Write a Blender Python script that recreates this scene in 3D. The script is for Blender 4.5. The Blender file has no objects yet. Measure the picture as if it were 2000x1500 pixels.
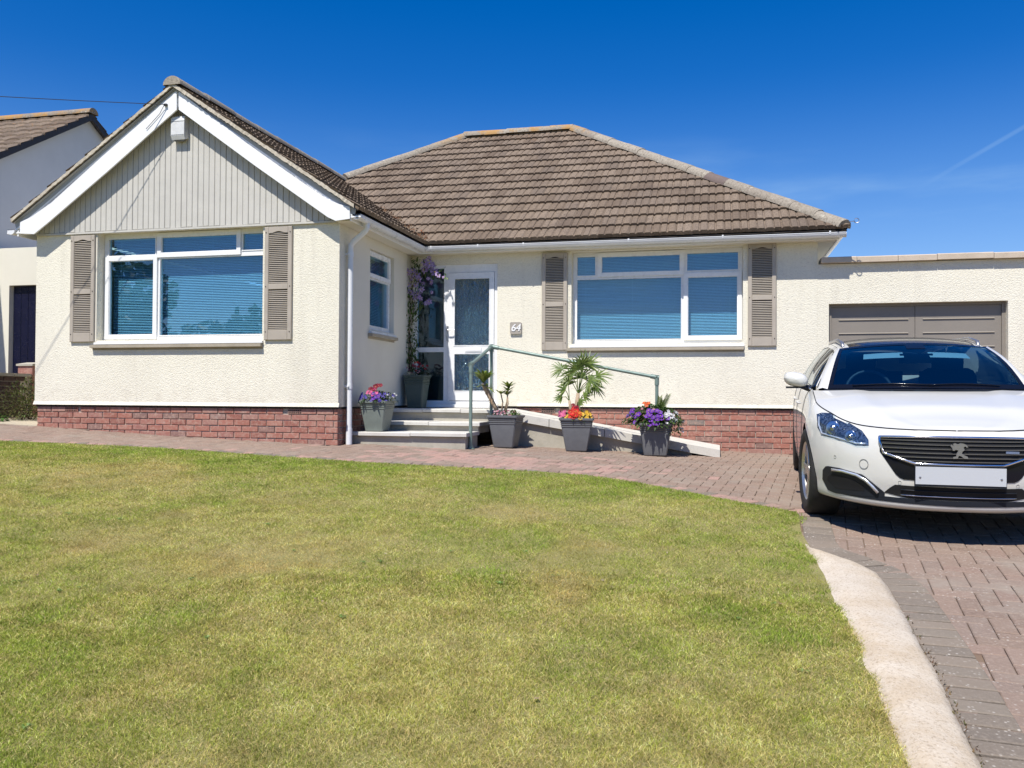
import bpy, math, random
import numpy as np
from mathutils import Vector, Matrix
from mathutils.bvhtree import BVHTree
random.seed(7); RS = np.random.RandomState(11)
rad = math.radians
scene = bpy.context.scene
C = scene.collection

# ------------------------------------------------------------------ camera
FPX, YAW, PITCH, ROLL = 1655.89, rad(13.612), rad(.85), rad(.319)
cF = Vector((-math.sin(YAW)*math.cos(PITCH), math.cos(YAW)*math.cos(PITCH), math.sin(PITCH)))
cR = Vector((math.cos(YAW), math.sin(YAW), 0)); cU = cR.cross(cF)
cam = bpy.data.cameras.new('camera'); camo = bpy.data.objects.new('camera', cam); C.objects.link(camo)
xr = cR*math.cos(ROLL) + cU*math.sin(ROLL); yu = cU*math.cos(ROLL) - cR*math.sin(ROLL)
camo.matrix_world = Matrix(((xr.x, yu.x, -cF.x, 0), (xr.y, yu.y, -cF.y, 0), (xr.z, yu.z, -cF.z, 0), (0, 0, 0, 1)))
cam.sensor_width = 36; cam.lens = 36*FPX/2000; cam.clip_end = 3000; cam.clip_start = .05
scene.camera = camo

# ------------------------------------------------------------------ sky, sun, exposure
SUN_EL, SUN_AZ = 58.0, 13.5           # azimuth: degrees to the left of straight behind the viewer of the facade
sd = Vector((-math.sin(rad(SUN_AZ))*math.cos(rad(SUN_EL)), -math.cos(rad(SUN_AZ))*math.cos(rad(SUN_EL)), math.sin(rad(SUN_EL))))
sun = bpy.data.lights.new('sun', 'SUN'); suno = bpy.data.objects.new('sun', sun); C.objects.link(suno)
suno.rotation_euler = (-sd).to_track_quat('-Z', 'Y').to_euler(); suno.location = (-6, -12, 14)
sun.energy = 5.0; sun.angle = rad(.53); sun.color = (1, .955, .88)
world = bpy.data.worlds.new('World'); scene.world = world; world.use_nodes = True
wn, wl = world.node_tree.nodes, world.node_tree.links
wn.clear()
sky = wn.new('ShaderNodeTexSky'); sky.sky_type = 'NISHITA'; sky.sun_disc = False
sky.sun_elevation = rad(SUN_EL); sky.sun_rotation = math.atan2(sd.x, sd.y)
sky.altitude = 0; sky.air_density = 1.0; sky.dust_density = .25; sky.ozone_density = 3.0
hs = wn.new('ShaderNodeHueSaturation'); hs.inputs['Saturation'].default_value = 1.38; hs.inputs['Value'].default_value = 1.0
tint = wn.new('ShaderNodeMix'); tint.data_type = 'RGBA'; tint.blend_type = 'MULTIPLY'; tint.inputs['Factor'].default_value = 1; tint.inputs[7].default_value = (1.0, .97, 1.17, 1)
wl.new(sky.outputs[0], tint.inputs[6]); wl.new(tint.outputs[2], hs.inputs['Color'])
# thin high wisps near the horizon and a faint vapour trail, both laid out in sky direction
tc = wn.new('ShaderNodeTexCoord'); mp = wn.new('ShaderNodeMapping'); mp.inputs['Scale'].default_value = (1, 1, 5.5)
mp.inputs['Location'].default_value = (.35, .1, .0)
wl.new(tc.outputs['Generated'], mp.inputs[0])
nz = wn.new('ShaderNodeTexNoise'); nz.inputs['Scale'].default_value = 3.4; nz.inputs['Detail'].default_value = 6; nz.inputs['Roughness'].default_value = .5
wl.new(mp.outputs[0], nz.inputs['Vector'])
cr = wn.new('ShaderNodeMapRange'); cr.inputs[1].default_value = .46; cr.inputs[2].default_value = .74; cr.interpolation_type = 'SMOOTHSTEP'
wl.new(nz.outputs[0], cr.inputs[0])
sx = wn.new('ShaderNodeSeparateXYZ'); wl.new(tc.outputs['Generated'], sx.inputs[0])
el = wn.new('ShaderNodeMapRange'); el.inputs[1].default_value = .30; el.inputs[2].default_value = .10; wl.new(sx.outputs['Z'], el.inputs[0])
mm = wn.new('ShaderNodeMath'); mm.operation = 'MULTIPLY'; wl.new(cr.outputs[0], mm.inputs[0]); wl.new(el.outputs[0], mm.inputs[1])
mm2 = wn.new('ShaderNodeMath'); mm2.operation = 'MULTIPLY'; wl.new(mm.outputs[0], mm2.inputs[0]); mm2.inputs[1].default_value = .55
# vapour trail: a narrow great-circle band between two directions
def ray(px, py):
    a, b = px-1000, py-750; c, s = math.cos(ROLL), math.sin(ROLL)
    x = a*c + b*s; y = -a*s + b*c
    return cF + cR*(x/FPX) - cU*(y/FPX)
t0 = ray(1815, 355).normalized(); t1 = ray(2000, 248).normalized()
tn = t0.cross(t1).normalized(); tt = (t1 - t0).normalized()
def vdot(vec):
    n = wn.new('ShaderNodeVectorMath'); n.operation = 'DOT_PRODUCT'; wl.new(tc.outputs['Generated'], n.inputs[0]); n.inputs[1].default_value = vec
    return n.outputs['Value']
ab = wn.new('ShaderNodeMath'); ab.operation = 'ABSOLUTE'; wl.new(vdot(tn), ab.inputs[0])
b1 = wn.new('ShaderNodeMapRange'); b1.interpolation_type = 'SMOOTHSTEP'; b1.inputs[1].default_value = .0032; b1.inputs[2].default_value = .0006; wl.new(ab.outputs[0], b1.inputs[0])
b2 = wn.new('ShaderNodeMapRange'); b2.inputs[1].default_value = t0.dot(tt) - .01; b2.inputs[2].default_value = t0.dot(tt) + .06; wl.new(vdot(tt), b2.inputs[0])
b3 = wn.new('ShaderNodeMath'); b3.operation = 'GREATER_THAN'; b3.inputs[1].default_value = 0; wl.new(vdot(t0), b3.inputs[0])
p1 = wn.new('ShaderNodeMath'); p1.operation = 'MULTIPLY'; wl.new(b1.outputs[0], p1.inputs[0]); wl.new(b2.outputs[0], p1.inputs[1])
p2 = wn.new('ShaderNodeMath'); p2.operation = 'MULTIPLY'; wl.new(p1.outputs[0], p2.inputs[0]); wl.new(b3.outputs[0], p2.inputs[1])
p3 = wn.new('ShaderNodeMath'); p3.operation = 'MULTIPLY'; wl.new(p2.outputs[0], p3.inputs[0]); p3.inputs[1].default_value = .10
ad = wn.new('ShaderNodeMath'); ad.operation = 'ADD'; ad.use_clamp = True; wl.new(mm2.outputs[0], ad.inputs[0]); wl.new(p3.outputs[0], ad.inputs[1])
mx = wn.new('ShaderNodeMix'); mx.data_type = 'RGBA'; wl.new(ad.outputs[0], mx.inputs['Factor'])
wl.new(hs.outputs[0], mx.inputs[6]); mx.inputs[7].default_value = (4.9, 7.1, 8.7, 1)
hz = wn.new('ShaderNodeMapRange'); hz.interpolation_type = 'SMOOTHSTEP'; hz.inputs[1].default_value = .36; hz.inputs[2].default_value = .06; hz.inputs[3].default_value = 0; hz.inputs[4].default_value = .25; wl.new(sx.outputs['Z'], hz.inputs[0])
ah = wn.new('ShaderNodeMath'); ah.operation = 'ADD'; ah.use_clamp = True; wl.new(ad.outputs[0], ah.inputs[0]); wl.new(hz.outputs[0], ah.inputs[1]); wl.new(ah.outputs[0], mx.inputs['Factor'])
bg = wn.new('ShaderNodeBackground'); bg.inputs['Strength'].default_value = .092
wl.new(mx.outputs[2], bg.inputs['Color'])
wo = wn.new('ShaderNodeOutputWorld'); wl.new(bg.outputs[0], wo.inputs['Surface'])
vs = scene.view_settings; vs.view_transform = 'Standard'; vs.look = 'None'; vs.exposure = .33; vs.gamma = 1
scene.render.engine = 'CYCLES'
scene.cycles.max_bounces = 8; scene.cycles.transparent_max_bounces = 12

# ------------------------------------------------------------------ layout helpers (rays through the photograph hit real planes)
def onY(px, py, Y): d = ray(px, py); return d*(Y/d.y)
def onX(px, py, X): d = ray(px, py); return d*(X/d.x)
def onZ(px, py, Z): d = ray(px, py); return d*(Z/d.z)
def lerp(x, xs, ys):
    if x <= xs[0]: return ys[0]
    for i in range(len(xs)-1):
        if x <= xs[i+1]: return ys[i] + (ys[i+1]-ys[i])*(x-xs[i])/(xs[i+1]-xs[i])
    return ys[-1]
AY, AZ = [-4, 0, 3.75, 5.5, 7, 9.8, 12, 16], [-1.55, -1.45, -1.15, -1.005, -.90, -.785, -.76, -.74]
def zg(x, y):
    return lerp(y, AY, AZ) + lerp(x, [-14, -8.85, -7, -4.46, 1], [.56, .37, .28, .19, 0])*lerp(y, [1, 9], [.45, 1])
def onG(px, py, dz=0):
    d = ray(px, py); t = 4.0
    for i in range(60):
        p = d*t; e = p.z - (zg(p.x, p.y) + dz); t += e/abs(d.z)*.6
    return d*t

# ------------------------------------------------------------------ objects
W = {}
def place(o, parent=None, mw=None):
    C.objects.link(o)
    mw = mw if mw is not None else Matrix()
    o.matrix_basis = mw
    if parent is not None:
        o.parent = parent; o.matrix_parent_inverse = W[parent.name].inverted()
    W[o.name] = mw.copy()
    return o
def empty(name, loc, label=None, cat=None, group=None, rz=0, parent=None):
    o = bpy.data.objects.new(name, None); o.empty_display_size = .2
    place(o, parent, Matrix.Translation(Vector(loc)) @ Matrix.Rotation(rz, 4, 'Z'))
    tag(o, label, cat, group); return o
def tag(o, label=None, cat=None, group=None, kind=None):
    if label: o['label'] = label
    if cat: o['category'] = cat
    if group: o['group'] = group
    if kind: o['kind'] = kind
    return o
class MB:
    def __init__(s): s.v = []; s.f = []; s.m = []; s.r = []; s.cm = 0; s.cr = 0.0
    def add(s, vs, fs):
        b = len(s.v); s.v += [tuple(v) for v in vs]
        for f in fs: s.f.append(tuple(b+i for i in f)); s.m.append(s.cm); s.r.append(s.cr)
        return s
    def quad(s, a, b, c, d): return s.add([a, b, c, d], [(0, 1, 2, 3)])
    def box(s, x0, x1, y0, y1, z0, z1, mat=None):
        vs = [(x0,y0,z0),(x1,y0,z0),(x1,y1,z0),(x0,y1,z0),(x0,y0,z1),(x1,y0,z1),(x1,y1,z1),(x0,y1,z1)]
        if mat is not None: vs = [mat @ Vector(v) for v in vs]
        return s.add(vs, [(0,3,2,1),(4,5,6,7),(0,1,5,4),(1,2,6,5),(2,3,7,6),(3,0,4,7)])
    def cbox(s, x0, x1, y0, y1, z0, z1, c=.003, mat=None):
        # box with the four edges of its -Y face chamfered (face towards the viewer)
        vs = [(x0,y1,z0),(x1,y1,z0),(x1,y1,z1),(x0,y1,z1),(x0,y0+c,z0),(x1,y0+c,z0),(x1,y0+c,z1),(x0,y0+c,z1),
              (x0+c,y0,z0+c),(x1-c,y0,z0+c),(x1-c,y0,z1-c),(x0+c,y0,z1-c)]
        if mat is not None: vs = [mat @ Vector(v) for v in vs]
        return s.add(vs, [(0,1,2,3)[::-1] if False else (3,2,1,0),(8,9,10,11),(0,1,5,4),(1,2,6,5),(2,3,7,6),(3,0,4,7),(4,5,9,8),(5,6,10,9),(6,7,11,10),(7,4,8,11)])
    def prism(s, poly, d):
        # poly: 3D points of a planar outline, extruded by vector d
        n = len(poly); d = Vector(d); p = [Vector(q) for q in poly]
        vs = p + [q + d for q in p]
        return s.add(vs, [tuple(range(n))[::-1], tuple(range(n, 2*n))] + [(i, (i+1) % n, n+(i+1) % n, n+i) for i in range(n)])
    def sweep(s, path, prof, closed_prof=True, up=Vector((0, 0, 1)), cap=True):
        # prof: list of (a,b): a along side vector, b along up, swept along path
        path = [Vector(p) for p in path]; n = len(prof); rings = []
        for i, p in enumerate(path):
            t = (path[min(i+1, len(path)-1)] - path[max(i-1, 0)]).normalized()
            side = t.cross(up); side = side.normalized() if side.length > 1e-5 else Vector((1, 0, 0)); u2 = side.cross(t).normalized()
            k = 1.0
            if 0 < i < len(path)-1:
                c = (path[i+1]-path[i]).normalized().dot((path[i]-path[i-1]).normalized()); k = 1/max(.5, math.sqrt((1+c)/2))
            rings.append([p + side*a*k + u2*b for a, b in prof])
        vs = [v for r in rings for v in r]; fs = []
        m = n if closed_prof else n-1
        for i in range(len(path)-1):
            for j in range(m): fs.append((i*n+j, i*n+(j+1) % n, (i+1)*n+(j+1) % n, (i+1)*n+j))
        if cap and closed_prof: fs += [tuple(range(n))[::-1], tuple(range((len(path)-1)*n, len(path)*n))]
        return s.add(vs, fs)
    def tube(s, path, r, n=10, cap=True):
        path = [Vector(p) for p in path]; rr = r if isinstance(r, (list, tuple)) else [r]*len(path)
        t0_ = (path[1]-path[0]).normalized(); ref = Vector((0, 0, 1)) if abs(t0_.z) < .9 else Vector((1, 0, 0)); rings = []
        for i, p in enumerate(path):
            t = (path[min(i+1, len(path)-1)] - path[max(i-1, 0)]).normalized()
            a = (ref - t*ref.dot(t)); a = a.normalized() if a.length > 1e-4 else t.orthogonal().normalized(); b = t.cross(a); ref = a
            rings.append([p + (a*math.cos(2*math.pi*k/n) + b*math.sin(2*math.pi*k/n))*rr[i] for k in range(n)])
        fs = []
        for i in range(len(path)-1):
            for j in range(n): fs.append((i*n+j, i*n+(j+1) % n, (i+1)*n+(j+1) % n, (i+1)*n+j))
        if cap: fs += [tuple(range(n))[::-1], tuple(range((len(path)-1)*n, len(path)*n))]
        return s.add([v for q in rings for v in q], fs)
    def lathe(s, prof, n=24, mat=None):
        vs = []; fs = []
        for r, z in prof:
            for k in range(n):
                v = Vector((r*math.cos(2*math.pi*k/n), r*math.sin(2*math.pi*k/n), z)); vs.append(mat @ v if mat is not None else v)
        for i in range(len(prof)-1):
            for k in range(n): fs.append((i*n+k, i*n+(k+1) % n, (i+1)*n+(k+1) % n, (i+1)*n+k))
        return s.add(vs, fs)
    def grid(s, pts, flip=False):
        nu, nv = len(pts), len(pts[0]); fs = []
        for i in range(nu-1):
            for j in range(nv-1):
                q = (i*nv+j, (i+1)*nv+j, (i+1)*nv+j+1, i*nv+j+1); fs.append(q[::-1] if flip else q)
        return s.add([p for r in pts for p in r], fs)
    def mesh(s, name, mats, smooth=False):
        me = bpy.data.meshes.new(name); me.from_pydata(s.v, [], s.f)
        mats = mats if isinstance(mats, (list, tuple)) else [mats]
        for m in mats: me.materials.append(m)
        if len(mats) > 1: me.polygons.foreach_set('material_index', s.m)
        if any(s.r):
            a = me.attributes.new('rnd', 'FLOAT', 'FACE'); a.data.foreach_set('value', s.r)
        if smooth:
            if smooth is True: me.polygons.foreach_set('use_smooth', [True]*len(me.polygons))
            else:
                me.polygons.foreach_set('use_smooth', [True]*len(me.polygons)); me.set_sharp_from_angle(angle=rad(smooth))
        me.validate(); me.update(); return me
    def build(s, name, mats, parent=None, smooth=False, origin=None):
        if origin is not None:
            o_ = Vector(origin); s.v = [tuple(Vector(v) - o_) for v in s.v]; mw = Matrix.Translation(o_)
        else: mw = Matrix()
        return place(bpy.data.objects.new(name, s.mesh(name, mats, smooth)), parent, mw)
def inst(name, me, parent, mw): return place(bpy.data.objects.new(name, me), parent, mw)

# ------------------------------------------------------------------ materials
class NT:
    def __init__(s, name):
        s.m = bpy.data.materials.new(name); s.m.use_nodes = True; s.t = s.m.node_tree; s.n = s.t.nodes; s.l = s.t.links
        s.n.clear(); s.out = s.n.new('ShaderNodeOutputMaterial')
    def new(s, t, **kw):
        n = s.n.new(t)
        for k, v in kw.items(): setattr(n, k, v)
        return n
    def set(s, sock, v):
        if hasattr(v, 'is_linked') or isinstance(v, bpy.types.NodeSocket): s.l.new(v, sock)
        else:
            if isinstance(v, (tuple, list)) and len(v) == 3 and sock.type == 'RGBA': v = (*v, 1)
            sock.default_value = v
    def pos(s, scale=(1, 1, 1), obj=False, rot=None):
        o = s.new('ShaderNodeTexCoord').outputs['Object'] if obj else s.new('ShaderNodeNewGeometry').outputs['Position']
        m = s.new('ShaderNodeMapping'); m.inputs['Scale'].default_value = scale
        if rot: m.inputs['Rotation'].default_value = rot
        s.l.new(o, m.inputs[0]); return m.outputs[0]
    def noise(s, scale, detail=4, rough=.55, vec=None, dist=0):
        n = s.new('ShaderNodeTexNoise'); n.inputs['Scale'].default_value = scale; n.inputs['Detail'].default_value = detail
        n.inputs['Roughness'].default_value = rough; n.inputs['Distortion'].default_value = dist
        s.l.new(vec if vec is not None else s.pos(), n.inputs['Vector']); return n.outputs[0]
    def voro(s, scale, vec=None, feature='F1'):
        n = s.new('ShaderNodeTexVoronoi'); n.feature = feature; n.inputs['Scale'].default_value = scale
        s.l.new(vec if vec is not None else s.pos(), n.inputs['Vector']); return n.outputs['Distance']
    def rng(s, v, a, b, c=0., d=1., smooth=True):
        n = s.new('ShaderNodeMapRange'); n.interpolation_type = 'SMOOTHSTEP' if smooth else 'LINEAR'
        s.set(n.inputs[0], v)
        for i, q in enumerate((a, b, c, d)): n.inputs[1+i].default_value = q
        return n.outputs[0]
    def math(s, op, a, b=0.):
        n = s.new('ShaderNodeMath'); n.operation = op; s.set(n.inputs[0], a); s.set(n.inputs[1], b); return n.outputs[0]
    def mix(s, f, a, b, mode='MIX'):
        n = s.new('ShaderNodeMix'); n.data_type = 'RGBA'; n.blend_type = mode
        s.set(n.inputs['Factor'], f); s.set(n.inputs[6], a); s.set(n.inputs[7], b); return n.outputs[2]
    def ramp(s, v, stops):
        n = s.new('ShaderNodeValToRGB'); e = n.color_ramp.elements
        while len(e) < len(stops): e.new(.5)
        for q, (p, c) in zip(e, stops): q.position = p; q.color = (*c, 1)
        s.set(n.inputs[0], v); return n.outputs[0]
    def rnd(s):
        a = s.new('ShaderNodeAttribute'); a.attribute_name = 'rnd'
        o = s.new('ShaderNodeObjectInfo')
        return s.math('FRACT', s.math('ADD', a.outputs['Fac'], o.outputs['Random']))
    def bump(s, h, strength=.5, dist=.01, base=None):
        b = s.new('ShaderNodeBump'); b.inputs['Strength'].default_value = strength; b.inputs['Distance'].default_value = dist
        s.l.new(h, b.inputs['Height'])
        if base is not None: s.l.new(base, b.inputs['Normal'])
        return b.outputs[0]
    def done(s, col, rough=.6, metal=0, spec=.5, coat=0, normal=None, **kw):
        p = s.new('ShaderNodeBsdfPrincipled'); s.p = p
        s.set(p.inputs['Base Color'], col); s.set(p.inputs['Roughness'], rough); s.set(p.inputs['Metallic'], metal)
        s.set(p.inputs['Specular IOR Level'], spec); s.set(p.inputs['Coat Weight'], coat)
        for k, v in kw.items(): s.set(p.inputs[k.replace('_', ' ')], v)
        if normal is not None: s.l.new(normal, p.inputs['Normal'])
        s.l.new(p.outputs[0], s.out.inputs[0]); return s.m
def simple(name, col, rough=.5, var=.12, scale=6, metal=0, spec=.5, coat=0, bump=0, bscale=60, obj=False, grime=0):
    t = NT(name); v = t.pos(obj=obj)
    n = t.noise(scale, 6, .6, v); c2 = tuple(x*(1-var) for x in col)
    c = t.mix(t.rng(n, .35, .7), col, c2)
    if grime: c = t.mix(t.math('MULTIPLY', t.rng(t.noise(scale*4, 8, .7, v), .55, .75), grime), c, tuple(x*.45 for x in col))
    nb = t.bump(t.noise(bscale, 4, .6, v), bump, .004) if bump else None
    rr = t.rng(t.noise(scale*3, 4, .6, v), .3, .7, rough*.88, min(1, rough*1.12))
    return t.done(c, rr, metal, spec, coat, nb)

def m_stucco():
    t = NT('textured_cream_render'); v = t.pos()
    v2 = t.pos((1, 1, 1.5)); a = t.noise(46, 5, .62, v2, .6); b = t.voro(60, v2, 'SMOOTH_F1'); h = t.math('ADD', a, t.math('MULTIPLY', b, .55))
    big = t.noise(.9, 5, .6, v); st = t.noise(1.4, 5, .65, t.pos((3.5, 3.5, .35)))
    c = t.mix(t.rng(big, .3, .75), (.78, .74, .615), (.72, .68, .56))
    c = t.mix(t.math('MULTIPLY', t.rng(st, .50, .78), .42), c, (.56, .52, .43))
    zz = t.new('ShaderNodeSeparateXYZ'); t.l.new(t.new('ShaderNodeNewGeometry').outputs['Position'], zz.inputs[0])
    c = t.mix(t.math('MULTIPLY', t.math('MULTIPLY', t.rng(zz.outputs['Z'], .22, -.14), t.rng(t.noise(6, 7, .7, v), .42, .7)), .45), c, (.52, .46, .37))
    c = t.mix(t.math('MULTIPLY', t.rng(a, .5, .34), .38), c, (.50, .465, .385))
    return t.done(c, .9, 0, .25, 0, t.bump(h, .75, .009))
def m_smoothrender(name, c1, c2):
    t = NT(name); v = t.pos()
    c = t.mix(t.rng(t.noise(1.1, 6, .65, v), .3, .75), c1, c2)
    return t.done(c, .9, 0, .25, 0, t.bump(t.noise(70, 5, .6, v), .25, .003))
def m_brick():
    t = NT('red_brick'); v = t.pos(); r = t.rnd()
    c = t.ramp(r, [(0, (.25, .098, .075)), (.22, (.315, .125, .092)), (.5, (.36, .155, .115)), (.7, (.295, .132, .108)), (.88, (.33, .175, .14)), (.97, (.22, .13, .11)), (1, (.18, .16, .14))])
    c = t.mix(t.rng(t.noise(26, 7, .7, v), .4, .75), c, (.42, .27, .21)); c = t.mix(t.math('MULTIPLY', t.rng(t.noise(5, 6, .7, v), .55, .8), .55), c, (.48, .42, .36))
    return t.done(c, .88, 0, .25, 0, t.bump(t.noise(85, 6, .65, v), .5, .004))
def m_tile():
    t = NT('weathered_concrete_tile'); v = t.pos(); r = t.rnd()
    c = t.ramp(r, [(0, (.150, .110, .078)), (.35, (.210, .158, .112)), (.7, (.250, .192, .140)), (1, (.165, .126, .094))])
    c = t.mix(t.rng(t.noise(38, 8, .75, v), .42, .72), c, (.075, .058, .047))
    c = t.mix(t.math('MULTIPLY', t.rng(t.noise(1.1, 6, .65, v), .50, .72), .42), c, (.085, .064, .052))
    c = t.mix(t.math('MULTIPLY', t.rng(t.voro(22, v), .17, .06), .55), c, (.36, .33, .26))
    # orange and ochre lichen, gathering high on the roof
    z = t.new('ShaderNodeSeparateXYZ'); t.l.new(t.new('ShaderNodeNewGeometry').outputs['Position'], z.inputs[0])
    li = t.math('MULTIPLY', t.rng(t.noise(9, 8, .75, v), .56, .68), t.rng(z.outputs['Z'], 4.6, 5.2))
    c = t.mix(li, c, t.mix(t.noise(30, 3, .5, v), (.42, .17, .035), (.30, .20, .11)))
    return t.done(c, .93, 0, .2, 0, t.bump(t.noise(120, 6, .7, v), .55, .004))
def m_ridge():
    t = NT('lichen_ridge_mortar_tile'); v = t.pos(); r = t.rnd()
    c = t.ramp(r, [(0, (.29, .255, .205)), (.5, (.35, .31, .25)), (1, (.25, .215, .175))])
    c = t.mix(t.rng(t.noise(30, 8, .75, v), .45, .7), c, (.14, .115, .09)); c = t.mix(t.rng(t.noise(14, 6, .7, v), .58, .7), c, (.50, .47, .38))
    z = t.new('ShaderNodeSeparateXYZ'); t.l.new(t.new('ShaderNodeNewGeometry').outputs['Position'], z.inputs[0])
    li = t.math('MULTIPLY', t.rng(t.noise(2.2, 8, .72, v), .47, .60), t.rng(z.outputs['Z'], 4.75, 5.15))
    c = t.mix(t.math('MULTIPLY', li, .85), c, t.mix(t.noise(30, 3, .5, v), (.46, .24, .06), (.33, .20, .08)))
    return t.done(c, .93, 0, .2, 0, t.bump(t.noise(90, 6, .7, v), .6, .006))
def m_paver(name, cols, dirt=.5):
    t = NT(name); v = t.pos(); r = t.rnd(); n = len(cols)
    c = t.ramp(r, [(i/(n-1), q) for i, q in enumerate(cols)])
    c = t.mix(t.rng(t.noise(60, 8, .75, v), .42, .75), c, tuple(min(1, x*1.55) for x in cols[n//2]))
    c = t.mix(t.math('MULTIPLY', t.math('MULTIPLY', t.rng(t.voro(42, v), .30, .12), t.rng(t.noise(7, 5, .7, v), .42, .62)), .65), c, (.52, .48, .42))
    c = t.mix(t.math('MULTIPLY', t.rng(t.noise(1.6, 6, .7, v), .48, .72), dirt), c, (.30, .255, .205))
    return t.done(c, .92, 0, .25, 0, t.bump(t.noise(160, 6, .7, v), .7, .004))
def m_concrete(name, c1, c2, bs=110, b=.6, speck=.0):
    t = NT(name); v = t.pos()
    c = t.mix(t.rng(t.noise(3, 7, .7, v), .3, .72), c1, c2); c = t.mix(t.math('MULTIPLY', t.rng(t.noise(50, 6, .7, v), .5, .75), .5), c, tuple(x*.62 for x in c1))
    if speck: c = t.mix(t.math('MULTIPLY', t.rng(t.voro(95, v), .30, .1), speck), c, (.36, .29, .21))
    return t.done(c, .93, 0, .2, 0, t.bump(t.noise(bs, 6, .7, v), b, .005))
def m_glass(name, tint=(.55, .78, .86), boost=1.55, pattern=False):
    t = NT(name)
    lw = t.new('ShaderNodeLayerWeight'); lw.inputs['Blend'].default_value = .5; f0 = ((boost-1)/(boost+1))**2; frs = t.math('ADD', t.math('MULTIPLY', t.math('POWER', lw.outputs['Facing'], 5.0), 1-f0), f0)
    gl = t.new('ShaderNodeBsdfGlossy'); gl.inputs['Roughness'].default_value = .0; gl.inputs['Color'].default_value = (.92, .97, 1, 1)
    tr = t.new('ShaderNodeBsdfTransparent'); tr.inputs['Color'].default_value = (*tint, 1)
    if pattern:
        v = t.pos(); h = t.voro(40, v, 'SMOOTH_F1'); nb = t.bump(h, 1.0, .03)
        t.l.new(nb, lw.inputs['Normal']); t.l.new(nb, gl.inputs['Normal'])
        rf = t.new('ShaderNodeBsdfRefraction'); rf.inputs['IOR'].default_value = 1.18; rf.inputs['Roughness'].default_value = .06; rf.inputs['Color'].default_value = (*tint, 1); t.l.new(nb, rf.inputs['Normal']); low = rf
    else:
        w = t.noise(1.3, 2, .5); nb = t.bump(w, .05, .02); t.l.new(nb, gl.inputs['Normal']); low = tr
    mx_ = t.new('ShaderNodeMixShader'); t.l.new(frs, mx_.inputs[0]); t.l.new(low.outputs[0], mx_.inputs[1]); t.l.new(gl.outputs[0], mx_.inputs[2])
    t.l.new(mx_.outputs[0], t.out.inputs[0]); return t.m
def m_leaf(name, cols, rough=.5, trans=.25):
    t = NT(name); r = t.rnd(); n = len(cols)
    c = t.ramp(r, [(i/max(1, n-1), q) for i, q in enumerate(cols)])
    c = t.mix(t.rng(t.noise(40, 3, .5), .35, .7), c, t.mix(.5, c, (.02, .03, .01)))
    m = t.done(c, rough, 0, .35)
    tl = t.new('ShaderNodeBsdfTranslucent'); t.l.new(c, tl.inputs[0]); ms = t.new('ShaderNodeMixShader'); ms.inputs[0].default_value = trans
    t.l.new(t.p.outputs[0], ms.inputs[1]); t.l.new(tl.outputs[0], ms.inputs[2]); t.l.new(ms.outputs[0], t.out.inputs[0]); return m

STUCCO = m_stucco()
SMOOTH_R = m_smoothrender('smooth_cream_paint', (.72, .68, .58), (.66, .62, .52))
BRICK = m_brick(); TILE = m_tile(); RIDGE = m_ridge()
MORTAR = m_concrete('pale_mortar', (.46, .40, .33), (.36, .31, .26))
VERGE = m_concrete('sandy_verge_mortar', (.50, .45, .36), (.38, .33, .26))
UPVC = simple('white_upvc', (.80, .80, .79), .28, .03, 3, grime=.05)
WHITE = simple('white_gloss_paint', (.82, .82, .81), .4, .04, 2, grime=.06)
GUTTER = simple('white_gutter_plastic', (.74, .75, .76), .3, .06, 3, grime=.12)
BOARD = simple('grey_beige_stained_board', (.53, .51, .46), .75, .07, 5, bump=.2, bscale=50, grime=.10)
SHUT = simple('taupe_shutter_paint', (.41, .36, .295), .5, .1, 4, grime=.15)
DARK = simple('dark_gap', (.012, .011, .010), .9, .1)
DPC = simple('bitumen_damp_course', (.025, .018, .016), .8, .2, 20)
SILL = m_concrete('stone_sill', (.42, .37, .29), (.33, .29, .22))
DECK = simple('roof_underlay', (.05, .043, .038), .9)
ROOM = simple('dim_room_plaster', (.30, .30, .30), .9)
GLASS = m_glass('window_glass', (.66, .87, .965), 1.88)
GLASSD = m_glass('patterned_door_glass', (.74, .90, .96), 2.0, True)
BLIND = simple('white_blind_slat', (.66, .68, .68), .45, .05)
METAL = simple('brushed_metal', (.55, .55, .56), .3, .1, 5, metal=1)
COPING = m_concrete('tan_coping_stone', (.56, .47, .37), (.47, .39, .30))
GARDOOR = simple('taupe_garage_paint', (.235, .208, .175), .5, .07, 2, grime=.1)
NAVY = simple('navy_door_paint', (.008, .009, .03), .25, .2)
CONC = m_concrete('weathered_step_concrete', (.45, .42, .35), (.35, .325, .265))
SLAB = m_concrete('pale_step_slab', (.59, .57, .52), (.50, .48, .43), b=.35)
# ================================================================== the bungalow
XG0, XG1, YG, YM, XR = -8.848, -4.465, 9.494, 11.991, 1.304
ZD, ZC, ZS, EV, OG, YR = -.139, 2.145, 2.113, .33, .169, 15.989
TP = .668; ZE = 2.225; YB = 2*YR - YM
SL = math.atan(TP); XM = (XG0+XG1)/2; HW = (XG1-XG0)/2 + EV
ZR1 = ZE + HW*TP; RUN = YR - YM + EV; ZR2 = ZE + RUN*TP
XRR, XRL = XR+EV-RUN, XG0-EV+RUN
house = empty('bungalow', (-3.5, 12, -.75), 'cream rendered bungalow with brown tiled roof, boarded front gable and attached garage', 'house')

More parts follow.
